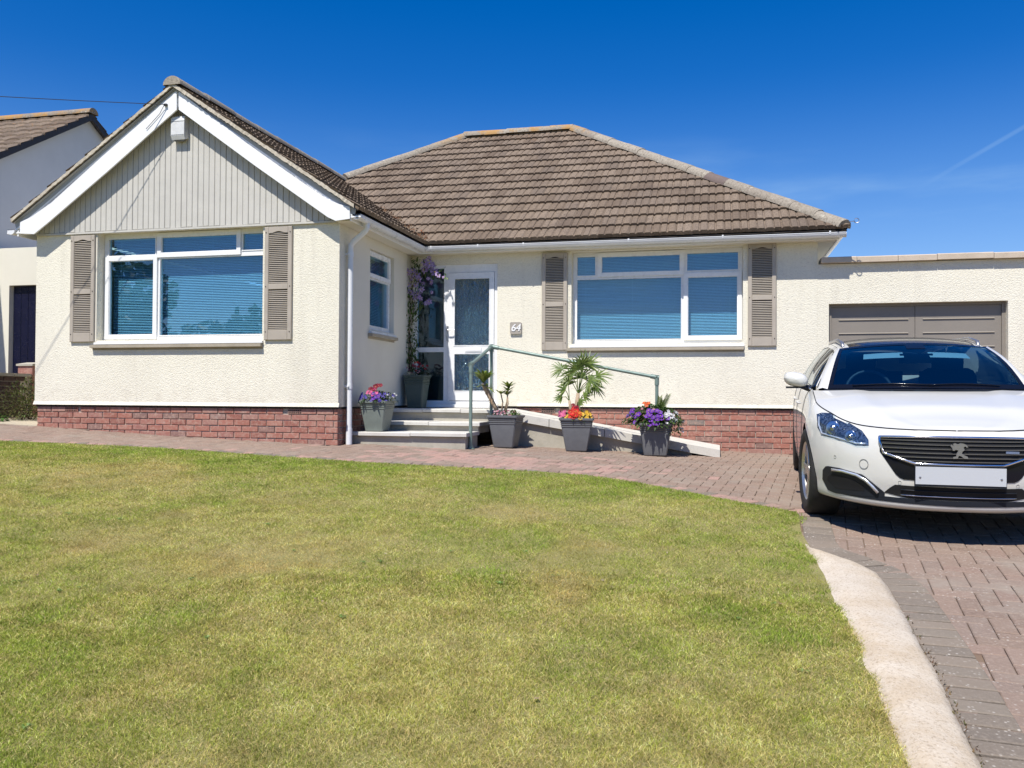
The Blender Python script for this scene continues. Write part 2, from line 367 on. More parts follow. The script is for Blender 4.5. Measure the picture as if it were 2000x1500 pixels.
def wall_panel(mb, us, vs_, openings, f, t):
    """solid panel in (u,v) with rectangular openings; f(u,d,v) -> point; t thickness"""
    U = sorted(set([us[0], us[1]] + [o[0] for o in openings] + [o[1] for o in openings])); V = sorted(set([vs_[0], vs_[1]] + [o[2] for o in openings] + [o[3] for o in openings]))
    U = [u for u in U if us[0] <= u <= us[1]]; V = [v for v in V if vs_[0] <= v <= vs_[1]]
    def solid(i, j):
        if not (0 <= i < len(U)-1 and 0 <= j < len(V)-1): return False
        u, v = (U[i]+U[i+1])/2, (V[j]+V[j+1])/2
        return not any(o[0] < u < o[1] and o[2] < v < o[3] for o in openings)
    for i in range(len(U)-1):
        for j in range(len(V)-1):
            if not solid(i, j): continue
            a, b, c, d = U[i], U[i+1], V[j], V[j+1]
            mb.quad(f(a,0,c), f(b,0,c), f(b,0,d), f(a,0,d)); mb.quad(f(a,t,c), f(a,t,d), f(b,t,d), f(b,t,c))
            if not solid(i-1, j): mb.quad(f(a,t,c), f(a,0,c), f(a,0,d), f(a,t,d))
            if not solid(i+1, j): mb.quad(f(b,0,c), f(b,t,c), f(b,t,d), f(b,0,d))
            if not solid(i, j-1): mb.quad(f(a,0,c), f(a,t,c), f(b,t,c), f(b,0,c))
            if not solid(i, j+1): mb.quad(f(a,0,d), f(b,0,d), f(b,t,d), f(a,t,d))
fY = lambda Y0: (lambda u, d, v: (u, Y0+d, v))
fX = lambda X0: (lambda u, d, v: (X0-d, u, v))
REC = .13
gw = (onY(190, 560, YG).x, onY(513, 560, YG).x, .705, ZC-.03)
mw_ = (onY(1116, 600, YM).x, onY(1451, 600, YM).x, .76, ZS-.03)
sw = (10.44, 11.30, .885, 1.955)
dr = (XG1+.03, onY(971, 650, YM).x, -.115, 1.955)
gd = (1.448, 3.607, -1.2, 1.263)
w = MB()
wall_panel(w, (XG0, XG1), (ZD, ZC), [gw], fY(YG), .25)
w.box(XG0, XG1, YG+.05, YG+.25, ZC, ZC+.02)
wall_panel(w, (YM+.25, YB), (ZD, ZS), [], fX(XR), .25)
wall_panel(w, (XG1, XR), (ZD, ZS), [mw_, dr], fY(YM), .25)
w.box(XG0, XG0+.25, YG+.25, YB, ZD, ZS); w.box(XG0+.25, XR-.25, YB-.25, YB, ZD, ZS)
# flared drip at the foot of the render
for (x0, x1, y) in ((XG0-.012, XG1+.012, YG), (-2.82, XR, YM)):
    w.prism([(x0, y+.002, ZD+.05), (x0, y-.018, ZD), (x0, y+.002, ZD)], (x1-x0, 0, 0))
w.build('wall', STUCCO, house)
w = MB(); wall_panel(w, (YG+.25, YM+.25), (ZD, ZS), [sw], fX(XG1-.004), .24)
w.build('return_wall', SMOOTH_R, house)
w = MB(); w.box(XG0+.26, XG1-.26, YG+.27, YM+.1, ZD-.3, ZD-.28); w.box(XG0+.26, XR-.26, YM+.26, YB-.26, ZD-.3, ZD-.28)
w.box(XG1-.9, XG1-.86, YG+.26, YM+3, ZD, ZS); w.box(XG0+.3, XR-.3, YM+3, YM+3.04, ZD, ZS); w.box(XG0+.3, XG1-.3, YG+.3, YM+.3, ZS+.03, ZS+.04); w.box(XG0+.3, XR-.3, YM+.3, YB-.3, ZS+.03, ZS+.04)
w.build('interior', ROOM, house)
# smooth painted band round the gable window opening
bnd = MB(); bnd.box(gw[0]-.045, gw[0]-.001, YG-.006, YG+.002, gw[2]-.02, ZC-.002)
bnd.build('render_bead', SMOOTH_R, house)

# ---- brick plinth
pl = MB(); pl.box(XG0+.03, XG1-.03, YG+.035, YG+.24, -1.3, ZD-.004); pl.box(XG1-.28, XG1-.034, YG+.24, YM+.2, -1.3, ZD-.004)
pl.box(XG1-.02, XR-.01, YM+.035, YM+.24, -1.4, ZD-.004); pl.box(XR-.24, XR-.02, YM+.24, YB, -1.4, ZD-.004); pl.box(XG0+.02, XG0+.24, YG+.24, YB, -1.4, ZD-.004)
plinth = pl.build('plinth', MORTAR, house)
dp = MB(); dp.box(XG0+.01, XG1-.012, YG+.012, YG+.05, ZD-.022, ZD-.002); dp.box(XG1-.05, XG1-.014, YG+.05, YM+.03, ZD-.022, ZD-.002); dp.box(XG1, XR-.01, YM+.012, YM+.05, ZD-.022, ZD-.002)
dp.build('damp_course', DPC, house)
BC, BL = .0755, .226
bm_full = MB().cbox(-.107, .107, 0, .04, -.0325, .0325, .004).mesh('brick', BRICK)
bm_half = MB().cbox(-.051, .051, 0, .04, -.0325, .0325, .004).mesh('half_brick', BRICK)
vents = [(onY(137, 800, YG).x, 0), (onY(575, 800, YG).x, 0), (onY(1070, 800, YM).x, 1)]
def bricks(u0, u1, f, rot, gz, skip=None):
    row = 0; z = ZD - .026 - .0325
    while z > -1.0:
        u = u0 - (BL/2 if row % 2 else 0)
        while u < u1 - .03:
            a, b = max(u, u0), min(u+BL, u1); c = (a+b)/2; p = f(c)
            if b-a > .05 and z + .0325 > gz(p[0], p[1]) - .01 and not (skip and skip(p, z)):
                wd = b-a-.011; full = wd > .2
                mw = Matrix.Translation((p[0]+random.uniform(-.002, .002)*0, p[1]+random.uniform(-.004, .003), z+random.uniform(-.0025, .0025))) @ Matrix.Rotation(rot, 4, 'Z') @ Matrix.Rotation(random.uniform(-.006, .006), 4, 'Y')
                mw = mw @ Matrix.Diagonal((wd/(.214 if full else .102), 1, random.uniform(.96, 1.03), 1))
                inst('brick', bm_full if full else bm_half, plinth, mw)
            u += BL
        z -= BC; row += 1
def vskip(k): return lambda p, z: z > ZD-.08 and any(v[1] == k and abs(p[0]-v[0]) < .12 for v in vents)
bricks(XG0+.02, XG1-.012, lambda u: (u, YG+.022), 0, zg, vskip(0))
bricks(YG+.075, YG+.9, lambda u: (XG1-.022, u), math.pi/2, zg)
def mskip(p, z):
    if vskip(1)(p, z): return True
    return p[0] < -2.9
bricks(XG1, XR-.01, lambda u: (u, YM+.022), 0, zg, mskip)
for vx, k in vents:
    y = (YG, YM)[k]; mb = MB(); mb.cm = 0; zz = ZD-.06; mb.box(vx-.1, vx+.1, y+.02, y+.045, zz-.03, zz+.03); mb.cm = 1
    for i in range(7):
        for j in (-1, 1): mb.box(vx-.09+i*.026, vx-.09+i*.026+.016, y+.017, y+.0195, zz+j*.014-.008, zz+j*.014+.008)
    mb.build('air_brick', [BRICK, DARK], plinth)

# ---- windows
def bars(mb, f, rects, d0, d1):
    for (a, b, c, d) in rects:
        P = [f(a,d0,c), f(b,d0,c), f(b,d1,c), f(a,d1,c), f(a,d0,d), f(b,d0,d), f(b,d1,d), f(a,d1,d)]
        mb.add(P, [(0,3,2,1),(4,5,6,7),(0,1,5,4),(1,2,6,5),(2,3,7,6),(3,0,4,7)])
def ring(mb, f, a, b, c, d, w_, d0, d1):
    bars(mb, f, [(a, a+w_, c, d), (b-w_, b, c, d), (a+w_, b-w_, c, c+w_), (a+w_, b-w_, d-w_, d)], d0, d1)
def blind(mb, f, u0, u1, v0, v1, d, pitch=.0215, tilt=38):
    h = .0125; ct, st = math.cos(rad(tilt))*h, math.sin(rad(tilt))*h; v = v1 - .03
    bars(mb, f, [(u0, u1, v1-.025, v1)], d-.015, d+.015)
    while v > v0:
        j = random.uniform(-.0022, .0022)
        mb.add([f(u0, d-ct, v-st+j), f(u1, d-ct, v-st-j*.4), f(u1, d, v+.002), f(u0, d, v+.002), f(u1, d+ct, v+st), f(u0, d+ct, v+st)], [(0,1,2,3), (3,2,4,5)]); v -= pitch
    n = max(2, int((u1-u0)/.7)+1)
    for i in range(n):
        u = u0+.12+(u1-u0-.24)*i/(n-1)
        bars(mb, f, [(u-.0012, u+.0012, v0, v1)], d-.013, d-.0115)
def window(f, op, fixed, openers, posts, name='window', label=None, rec=REC, sill=True, so=.06):
    """op: opening (u0,u1,v0,v1); fixed panes, opening sashes and frame bars as (u0,u1,v0,v1)"""
    fr = MB(); a, b, c, d = op
    ring(fr, f, a+.002, b-.002, c+.002, d-.002, .055, rec, rec+.07)
    bars(fr, f, posts, rec+.002, rec+.068)
    fr.v = fr.v; win = fr.build(name, UPVC, house); 
    if label: win['label'] = label
    for q in openers:
        s_ = MB(); ring(s_, f, *q, .055, rec-.022, rec+.001); ring(s_, f, q[0]+.055, q[1]-.055, q[2]+.055, q[3]-.055, .008, rec-.012, rec+.02); s_.build('sash', UPVC, win)
        g = MB(); bars(g, f, [(q[0]+.05, q[1]-.05, q[2]+.05, q[3]-.05)], rec+.006, rec+.012); g.build('pane', GLASS, win)
    for q in fixed:
        s_ = MB(); ring(s_, f, *q, .012, rec-.006, rec+.03); s_.build('glazing_bead', UPVC, win)
        g = MB(); bars(g, f, [(q[0]+.006, q[1]-.006, q[2]+.006, q[3]-.006)], rec+.022, rec+.028); g.build('pane', GLASS, win)
    bl = MB(); blind(bl, f, a+.05, b-.05, c+.04, d-.04, rec+.125); bl.build('blind', BLIND, win)
    if sill:
        s_ = MB(); P = [(a-so*.3, -.035, c-.03), (a-so*.3, rec, c+.0), (a-so*.3, rec, c-.06), (a-so*.3, -.035, c-.055)]
        s_.prism([f(*p) for p in P], Vector(f(b+so*.3, 0, 0)) - Vector(f(a-so*.3, 0, 0))); s_.build('window_board', UPVC, win)
        s_ = MB(); P = [(a-so, -.06, c-.062), (a-so, rec-.02, c-.058), (a-so, rec-.02, c-.13), (a-so, -.002, c-.13), (a-so, -.002, c-.105), (a-so, -.06, c-.10)]
        s_.prism([f(*p) for p in P], Vector(f(b+so*.2, 0, 0)) - Vector(f(a-so, 0, 0))); s_.build('sill', SILL, win)
    return win
fg = fY(YG); Yf = YG+REC
def R4(x0, x1, y0, y1, Y): a, b = onY(x0, y1, Y), onY(x1, y0, Y); return (a.x, b.x, a.z, b.z)
a, b, c, d = gw
tz = onY(300, 503, Yf).z; mx1 = onY(308, 560, Yf).x; mx2 = onY(470, 470, Yf).x
window(fg, gw, [(a+.055, mx1-.027, tz+.03, d-.055), (mx2+.02, b-.055, tz+.04, d-.055), (mx1+.025, b-.055, c+.055, tz-.01)],
       [(mx1+.0, mx2+.01, tz-.005, d-.012), (a+.03, mx1+.0, c+.02, tz+.025)],
       [(mx1-.027, mx1+.027, c+.055, d-.055), (a+.055, mx1-.027, tz-.03, tz+.03), (mx1+.027, b-.055, tz-.01, tz+.04), (mx2-.01, mx2+.03, tz+.04, d-.055)], label='wide five light front gable window with lowered blind')
fm = fY(YM); Yf = YM+REC; a, b, c, d = mw_
tz = onY(1220, 540, Yf).z; m1 = onY(1167, 510, Yf).x; m2 = onY(1336, 600, Yf).x
window(fm, mw_, [(a+.05, m1-.02, tz+.015, d-.05), (m2+.03, b-.05, tz+.045, d-.05), (a+.05, m2-.03, c+.055, tz-.02)],
       [(m1+.005, m2+.0, tz+.0, d-.012), (m2-.005, b-.012, c+.045, tz+.02)],
       [(m1-.02, m1+.02, tz+.015, d-.05), (m2-.03, m2+.03, c+.055, d-.05), (a+.05, m2-.03, tz-.02, tz+.015), (m2+.03, b-.05, tz-.02, tz+.045)], label='wide five light window right of the front door')
fs = fX(XG1); a, b, c, d = sw; tz = onX(750, 548, XG1-.06).z
window(fs, sw, [(a+.05, b-.05, c+.05, tz-.03)], [(a+.02, b-.02, tz-.02, d-.01)], [(a+.05, b-.05, tz-.03, tz+.03)], label='narrow two light window in the shaded return wall', rec=.07)

# ---- shutters
def shutter(xc, z0, Y, wd=.37, hh=1.4):
    fr = MB(); x0, x1 = xc-wd/2, xc+wd/2; y0, y1 = Y-.034, Y-.004; st = .055
    fr.cbox(x0, x0+st, y0, y1, z0, z0+hh, .006); fr.cbox(x1-st, x1, y0, y1, z0, z0+hh, .006)
    zb, zm, zt = z0+.12, z0+.66, z0+hh-.075
    fr.cbox(x0+st, x1-st, y0+.001, y1, z0, zb, .004); fr.cbox(x0+st, x1-st, y0+.001, y1, zm-.035, zm+.035, .004)
    # top rail with a shallow arch on its lower edge
    n = 10; pts = [(x0+st, z0+hh), (x0+st, zt-.0)]
    for i in range(n+1):
        u = i/n; pts.append((x0+st+(wd-2*st)*u, zt-.002+.022*math.sin(math.pi*min(1, max(0, (u-.15)/.7)))**1.5))
    pts += [(x1-st, z0+hh)]
    fr.prism([(p[0], y0+.001, p[1]) for p in pts], (0, .03, 0))
    root = fr.build('shutter', SHUT, house)
    lv = MB(); nl = 0
    for (za, zb_) in ((zb, zm-.035), (zm+.035, zt+.012)):
        z = za + .012
        while z < zb_ - .004:
            lv.add([(x0+st-.002, y0+.008, z-.006), (x1-st+.002, y0+.008, z-.006), (x1-st+.002, y0+.024, z+.013), (x0+st-.002, y0+.024, z+.013), (x0+st-.002, y0+.006, z-.001), (x1-st+.002, y0+.006, z-.001)], [(0,1,5,4), (4,5,2,3)]); z += .0235
    o = lv.build('louvres', SHUT, root); o['kind'] = 'stuff'
    bk = MB(); bk.box(x0+.02, x1-.02, y1-.003, y1+.003, z0+.02, z0+hh-.02); bk.build('backing', DARK, root)
    sc = MB()
    for zz in (z0+.10, zm, z0+hh-.07):
        for xx in (x0+.022, x1-.022): sc.lathe([(.0, .0), (.007, 0), (.007, .004), (0, .005)], 8, Matrix.Translation((xx, y0-.0002, zz)) @ Matrix.Rotation(math.pi/2, 4, 'X'))
    o = sc.build('screws', DARK, root); o['kind'] = 'stuff'
for (px, py0, Y) in ((162, 668, YG), (544, 664, YG), (1083, 684, YM), (1488, 676, YM)):
    p = onY(px, py0, Y); shutter(p.x, p.z, Y)

# ---- gable cladding: one board at a time
fz = lambda x: ZE + .0 + (HW - abs(x-XM))*TP - .13
cl = MB(); cl.prism([(XG0-.05, YG+.0, ZC+.02), (XG1+.05, YG+.0, ZC+.02), (XM, YG+.0, fz(XM)+.06)], (0, .2, 0)); clad = cl.build('gable_cladding', DARK, house)
bw = .0795; x = XG0-.10; k = 0
zcl = ZC-.012
while x < XG1+.10:
    a, b = x+.002, x+bw-.002; za, zb_ = fz(a), fz(b); m = random.uniform(-.003, .003); y = YG-.026+random.uniform(-.002, .002)
    zlow = zcl + m
    if max(za, zb_) > zlow+.02:
        mb = MB(); c = .006; pts = [(a, zlow), (b, zlow)]
        if a < XM < b: pts += [(b, zb_), (XM, fz(XM)), (a, za)]
        else: pts += [(b, max(zb_, zlow+.004)), (a, max(za, zlow+.004))]
        n = len(pts); xm_ = (a+b)/2
        front = [(xm_+(p[0]-xm_)*(1-2*c/bw), y, p[1]) for p in pts]; mid = [(p[0], y+c, p[1]) for p in pts]; back = [(p[0], YG-.002, p[1]) for p in pts]
        fs_ = [tuple(range(n))] + [(n+i, n+(i+1) % n, (i+1) % n, i) for i in range(n)] + [(2*n+i, 2*n+(i+1) % n, n+(i+1) % n, n+i) for i in range(n)]
        mb.add(front+mid+back, fs_); mb.build('board', BOARD, clad)
    x += bw; k += 1
ct = MB(); ct.box(XG0+.02, XG1-.02, YG-.034, YG-.003, zcl-.03, zcl-.006); ct.build('cladding_trim', BOARD, house)

# ---- barge boards and verge
YBG = YG - OG
def bargeP(pts): return [Vector((onY(x, y, YBG).x, YBG, onY(x, y, YBG).z)) for x, y in pts]
rp = bargeP([(349, 178), (480, 278), (590, 356), (638, 388), (664, 399), (683, 404), (683, 427), (655, 431), (640, 424), (500, 325), (349, 214)])
lp = bargeP([(345, 178), (200, 305), (100, 396), (60, 424), (39, 434), (39, 456), (66, 457), (92, 436), (215, 330), (345, 214)])
for poly in (rp, lp):
    mb = MB(); mb.prism(poly, (0, .022, 0)); mb.build('barge_board', WHITE, house)
# soffit strip behind barge + box ends
for s in (-1, 1):
    mb = MB(); xe = XM + s*(HW+.02)
    mb.prism([(XM, YBG+.022, ZR1-.075), (xe-s*.12, YBG+.022, ZE-.06), (xe-s*.12, YBG+.022, ZE-.085), (XM, YBG+.022, ZR1-.10)], (0, OG-.05, 0)); mb.build('verge_soffit', WHITE, house)
    mb = MB(); mb.box(min(xe-s*.30, xe-s*.012), max(xe-s*.30, xe-s*.012), YBG+.023, YG-.03, ZC-.02, ZC+.0); mb.build('box_end', WHITE, house)
UC = simple('grey_undercloak_board', (.40, .41, .43), .8, .1, 6)
for s in (-1, 1):
    ed = lambda q: (XM + s*q, ZR1 - q*TP); HV = 2.41 if s < 0 else 2.47
    mb = MB(); a = ed(0); b = ed(HV)
    mb.prism([(a[0], YBG+.025, a[1]-.03), (b[0], YBG+.025, b[1]-.03), (b[0]-s*.02, YBG+.025, b[1]-.10), (b[0]-s*.45, YBG+.025, b[1]+.10), (a[0], YBG+.025, a[1]-.25)], (0, .012, 0)); mb.build('verge_filler', UC, house)
    mb = MB(); mb.prism([(a[0], YBG-.012, a[1]-.035), (b[0], YBG-.012, b[1]-.03), (b[0], YBG-.012, b[1]-.045), (a[0], YBG-.012, a[1]-.052)], (0, .09, 0)); mb.build('undercloak', UC, house)
    mb = MB(); n = 110; top = []; bot = []
    for i in range(n+1):
        q = HV*i/n; x, z = ed(q); j = random.uniform(-.005, .005); top.append((x, YBG-.04+random.uniform(-.006, .006), z+.010+j)); bot.append((x, YBG-.045+random.uniform(-.004, .004), z-.036+random.uniform(-.006, .006)))
    back_t = [(x, YBG+.08, z) for x, y, z in top]; back_b = [(x, YBG+.08, z) for x, y, z in bot]
    for i in range(n):
        mb.quad(bot[i], bot[i+1], top[i+1], top[i]); mb.quad(top[i], top[i+1], back_t[i+1], back_t[i]); mb.quad(bot[i+1], bot[i], back_b[i], back_b[i+1])
    mb.build('verge_mortar', VERGE, house)

# ---- roof
rf = MB(); dk = .045
def deck(pts):
    rf.add([(p[0], p[1], p[2]-dk) for p in pts], [tuple(range(len(pts)))])
E0, E1, yE, yEb = XG0-EV, XR+EV, YM-EV, YB+EV
EL, ZEL = E0+.12, ZE+.12*TP
YV = YBG-.03                                      # gable verge line
deck([(XG1+EV, yE, ZE), (E1, yE, ZE), (XRR, YR, ZR2), (XRL, YR, ZR2), (XM, yE+HW, ZR1)])
deck([(E1, yE, ZE), (E1, yEb, ZE), (XRR, YR, ZR2)]); deck([(E1, yEb, ZE), (E0, yEb, ZE), (XRL, YR, ZR2), (XRR, YR, ZR2)])
deck([(EL, yEb, ZEL), (EL, YV, ZEL), (XM, YV, ZR1), (XM, yE+HW, ZR1), (XRL, YR, ZR2)])
deck([(XM, YV, ZR1), (XG1+EV-.03, YV, ZE+.03*TP), (XG1+EV, yE, ZE), (XM, yE+HW, ZR1)])
roof = rf.build('roof', DECK, house)
TW, TG = .213, .343
prof = [(0, .002), (.03, .014), (.07, .017), (.36, .017), (.41, .003), (.47, .003), (.53, .017), (.60, .020), (.88, .020), (.94, .010), (1, .002)]
def tile_geo():
    v, f = [], []; n = len(prof); L = TG+.055
    for (y, dz) in ((-.012, .042), (L, .004)):
        for u, z in prof: v.append(Vector(((u-.0)*TW, y, z+dz)))
    for u, z in prof: v.append(Vector((u*TW, -.012, z*.3)))
    for i in range(n-1): f.append((i, i+1, n+i+1, n+i)); f.append((2*n+i, 2*n+i+1, i+1, i))
    f.append((2*n, 0, n)); f.append((2*n+n-1, n+n-1, n-1))
    return v, f
TV, TF = tile_geo()
tme = bpy.data.meshes.new('roof_tile'); tme.from_pydata([tuple(p) for p in TV], [], TF); tme.materials.append(TILE); tme.update()
def clip_poly(poly, P, N):
    out = []
    for i in range(len(poly)):
        a, b = poly[i], poly[(i+1) % len(poly)]; da, db = (a-P).dot(N), (b-P).dot(N)
        if da >= 0: out.append(a)
        if (da >= 0) != (db >= 0): out.append(a + (b-a)*(da/(da-db)))
    return out
tiles = []          # (score, matrix or None, polys)
def tile_slope(O, ex, eu, L, ncourse, planes, vis=True):
    O, ex, eu = Vector(O), Vector(ex).normalized(), Vector(eu).normalized(); nz_ = ex.cross(eu)
    for k in range(ncourse):
        off = (TW/2 if k % 2 else 0)*0; sag = lambda q: 0
        for i in range(-2, int(L/TW)+3):
            base = O + ex*(i*TW+off+random.uniform(-.002, .002)) + eu*(k*TG+random.uniform(-.004, .004)) + nz_*(-.02+random.uniform(-.0025, .0025))
            mw = Matrix(((ex.x, eu.x, nz_.x, base.x), (ex.y, eu.y, nz_.y, base.y), (ex.z, eu.z, nz_.z, base.z), (0, 0, 0, 1))) @ Matrix.Rotation(random.uniform(-.004, .004), 4, 'Z')
            pts = [mw @ p for p in TV]; st = 1
            for P, N in planes:
                ins = [(p-P).dot(N) >= 0 for p in pts]
                if not any(ins): st = 0; break
                if not all(ins): st = 2
            if st == 0: continue
            ctr = base + ex*TW/2 + eu*TG/2; dist = ctr.length
            pr = (-(nz_.dot(ctr))/dist)/dist**2 if vis else -1
            if st == 1: tiles.append((pr, mw, None))
            else:
                polys = []
                for f in TF:
                    poly = [pts[q] for q in f]
                    for P, N in planes:
                        poly = clip_poly(poly, P, N)
                        if len(poly) < 3: break
                    if len(poly) >= 3: polys.append(poly)
                if polys: tiles.append((pr, None, polys))
cs, sn = math.cos(SL), math.sin(SL)
V3 = Vector
NC = int(math.ceil(RUN/cs/TG))
hip_r = (V3((E1, yE, 0)), V3((-1, 1, 0)).normalized()*-1)      # keep side of right front hip
hR = (V3((E1, yE, 0)), V3((-1, -1, 0)).normalized())           # front slope keeps x+y smaller
hL = (V3((E0, yE, 0)), V3((1, -1, 0)).normalized())            # front slope, left hip
valF = (V3((XG1+EV, yE, 0)), V3((1, 1, 0)).normalized())       # front slope side of the valley
ridF = (V3((0, YR+.01, 0)), V3((0, -1, 0)))
tile_slope((E0-.1, yE, ZE), (1, 0, 0), (0, cs, sn), E1-E0+.2, NC, [hR, hL, valF, ridF])
# gable wing, right slope (eave along Y, seen at a glancing angle)
valG = (V3((XG1+EV, yE, 0)), V3((-1, -1, 0)).normalized())
tile_slope((XG1+EV, YV+.02, ZE), (0, 1, 0), (-cs, 0, sn), 5.6, int(HW/cs/TG)+1, [valG, (V3((XM-.01, 0, 0)), V3((1, 0, 0))), (V3((0, YV, 0)), V3((0, 1, 0)))])
# left slope of gable and house
tile_slope((E0, yEb, ZE), (0, -1, 0), (cs, 0, sn), yEb-YV+.1, NC, [(V3((E0, yEb, 0)), V3((-1, -1, 0)).normalized()), (V3((XRL, YR, 0)), V3((-1, 1, 0)).normalized()), (V3((0, YV, 0)), V3((0, 1, 0)))], False) if False else None
tile_slope((EL, 14.0, ZEL), (0, -1, 0), (cs, 0, sn), 14.0-YV, int(HW/cs/TG)+1, [(V3((XM, 0, 0)), V3((-1, 0, 0))), (V3((0, YV, 0)), V3((0, 1, 0)))], False)
# right hip slope
tile_slope((E1, yE, ZE), (0, 1, 0), (-cs, 0, sn), yEb-yE, NC, [(V3((E1, yE, 0)), V3((1, 1, 0)).normalized()), (V3((E1, yEb, 0)), V3((1, -1, 0)).normalized())], False)
tiles.sort(key=lambda q: -q[0])
rest = MB()
for i, (s_, mw, polys) in enumerate(tiles):
    if i < 300:
        if mw is not None: inst('roof_tile', tme, roof, mw)
        else:
            mb = MB()
            for p in polys: mb.add(p, [tuple(range(len(p)))])
            mb.build('roof_tile', TILE, roof)
    else:
        rest.cr = random.random()
        if mw is not None: rest.add([mw @ p for p in TV], TF)
        else:
            for p in polys: rest.add(p, [tuple(range(len(p)))])
o = rest.build('roof_tiles_beyond', TILE, roof); o['kind'] = 'stuff'
# half round ridge and hip tiles bedded in mortar
def ridge_run(P, Q, r, n, lift=.0, dark=None):
    P, Q = V3(P), V3(Q); d = (Q-P); L = d.length; d.normalize(); side = d.cross(V3((0, 0, 1))).normalized(); up = side.cross(d).normalized()
    for i in range(n):
        a, b = P + d*(L*i/n - .008), P + d*(L*(i+1)/n + .008); jit = up*random.uniform(-.007, .007) + side*random.uniform(-.006, .006); mb = MB(); rows = []
        for (p, rr) in ((a, r), (a + (b-a)*.02, r*1.03), (b, r*.985)):
            rows.append([p + up*(lift-.03) + jit + side*math.cos(t)*rr*1.12 + up*math.sin(t)*rr for t in [math.pi*q/12 for q in range(13)]])
        mb.grid(rows, True); m = len(mb.v)
        mb.add([rows[0][q] for q in range(13)], [tuple(range(13))]); mb.add([rows[-1][q] for q in range(13)], [tuple(range(13))[::-1]])
        mb.build('ridge_tile' if dark != i else 'replaced_ridge_tile', RIDGE if dark != i else NEWRIDGE, roof, smooth=40)
NEWRIDGE = simple('plain_brown_ridge_tile', (.155, .115, .10), .85, .15, 8)
ridge_run((XRL, YR, ZR2+.02), (XRR, YR, ZR2+.02), .115, 5)
ridge_run((E1-.03, yE+.03, ZE+.03), (XRR, YR, ZR2+.015), .11, 15, dark=5)
ridge_run((XM+.06, yE+HW+.06, ZR1+.055), (XRL, YR, ZR2+.015), .11, 7)
ridge_run((XM, YV-.02, ZR1+.01), (XM, yE+HW+.1, ZR1+.01), .11, 8)
hook = MB(); hp = V3((E1+.02, yE-.02, ZE+.06)); hook.tube([hp, hp+V3((.05, -.02, .0))]+[hp+V3((.085+.03*math.cos(t), -.03, .03*math.sin(t)+.005)) for t in [math.pi+i*2*math.pi/10 for i in range(10)]], .006, 6); hook.build('hip_iron', METAL, roof)
# moss and debris in the valley
mo = MB(); 
for i in range(420):
    t = random.random()**1.3*.5; p = V3((XG1+EV-HW*t*.95, yE+HW*t*.95, ZE+HW*t*.95*TP+.03)) + V3((random.gauss(0, .05), random.gauss(0, .05), random.uniform(0, .035))); r = random.uniform(.008, .022); mo.cr = random.random()
    dq = V3((random.gauss(0, 1), random.gauss(0, 1), random.gauss(0, 1))).normalized()*r; e = V3((random.gauss(0, 1), random.gauss(0, 1), random.gauss(0, 1))).normalized()*r
    mo.add([p-dq, p+e, p+dq, p-e], [(0, 1, 2, 3)])
o = mo.build('valley_moss', m_leaf('dry_moss', [(.26, .10, .05), (.30, .17, .09), (.14, .10, .06)], .9, .1), roof); o['kind'] = 'stuff'

# ---- eaves: fascia, soffit, gutters
fa = MB(); fy = yE+.115
fa.box(XG1+EV-.113, E1-.1, fy, fy+.02, ZS-.022, ZE-.05); fa.box(E1-.1, E1-.08, fy, yEb-.1, ZS-.022, ZE-.05)
fx = XG1+EV-.115; fa.box(fx-.02, fx, YBG+.03, fy+.02, ZS-.024, ZE-.05)
fx2 = EL+.03; fa.box(fx2, fx2+.02, YBG+.03, yEb-.1, ZS-.024, ZE-.05)
fa.build('fascia', WHITE, house)
so_ = MB(); so_.box(XG1+.002, E1-.1, fy+.021, YM-.001, ZS-.014, ZS-.002); so_.box(XR+.002, E1-.101, YM+.001, yEb-.1, ZS-.016, ZS-.004); so_.box(XG1+.001, fx-.021, YG-.1, fy+.02, ZS-.018, ZS-.006)
so_.build('soffit', SMOOTH_R, house)
def gut(path, name='gutter'):
    r = .056; pr = [(r*math.cos(t), r*math.sin(t)) for t in [math.pi+i*math.pi/10 for i in range(11)]]
    pr = [(-r-.004, .006)] + pr + [(r+.004, .006), (r+.004, -.002)] + [((r-.005)*math.cos(t), (r-.005)*math.sin(t)) for t in [2*math.pi-i*math.pi/10 for i in range(11)]] + [(-r-.004, 0)]
    mb = MB(); mb.sweep(path, pr); return mb.build(name, GUTTER, house, smooth=40)
gy, gz_ = yE+.056, ZE-.058; gx = XG1+EV-.056
g1 = gut([(gx+.056, gy, gz_), (E1-.02, gy, gz_-.012), (E1+.03, gy, gz_-.012)][:2])
g2 = gut([(gx, YBG+.03, gz_-.006), (gx, gy+.056, gz_)])
gx2 = EL-.045; g3 = gut([(gx2, YBG+.0, gz_), (gx2, yEb, gz_)])
for (par, pts) in ((g1, [(lerp(px, [833, 1650], [gx+.06, E1]), gy) for px in (845, 945, 1040, 1250, 1428, 1620)]),):
    for (x, y) in pts:
        mb = MB(); r = .061; pr = [(r*math.cos(t), r*math.sin(t)) for t in [math.pi+i*math.pi/8 for i in range(9)]]; wd = .011
        mb.grid([[(x-wd, y-a, gz_-.006+b) for a, b in pr], [(x+wd, y-a, gz_-.006+b) for a, b in pr]])
        mb.box(x-wd, x+wd, y-.0625, y-.059, gz_-.01, gz_+.012); mb.build('gutter_bracket', GUTTER, par)
for y in (9.75, 10.9):
    mb = MB(); r = .061; pr = [(r*math.cos(t), r*math.sin(t)) for t in [math.pi+i*math.pi/8 for i in range(9)]]; mb.grid([[(gx+a, y-.011, gz_-.004+b) for a, b in pr], [(gx+a, y+.011, gz_-.004+b) for a, b in pr]], True); mb.build('gutter_bracket', GUTTER, g2)
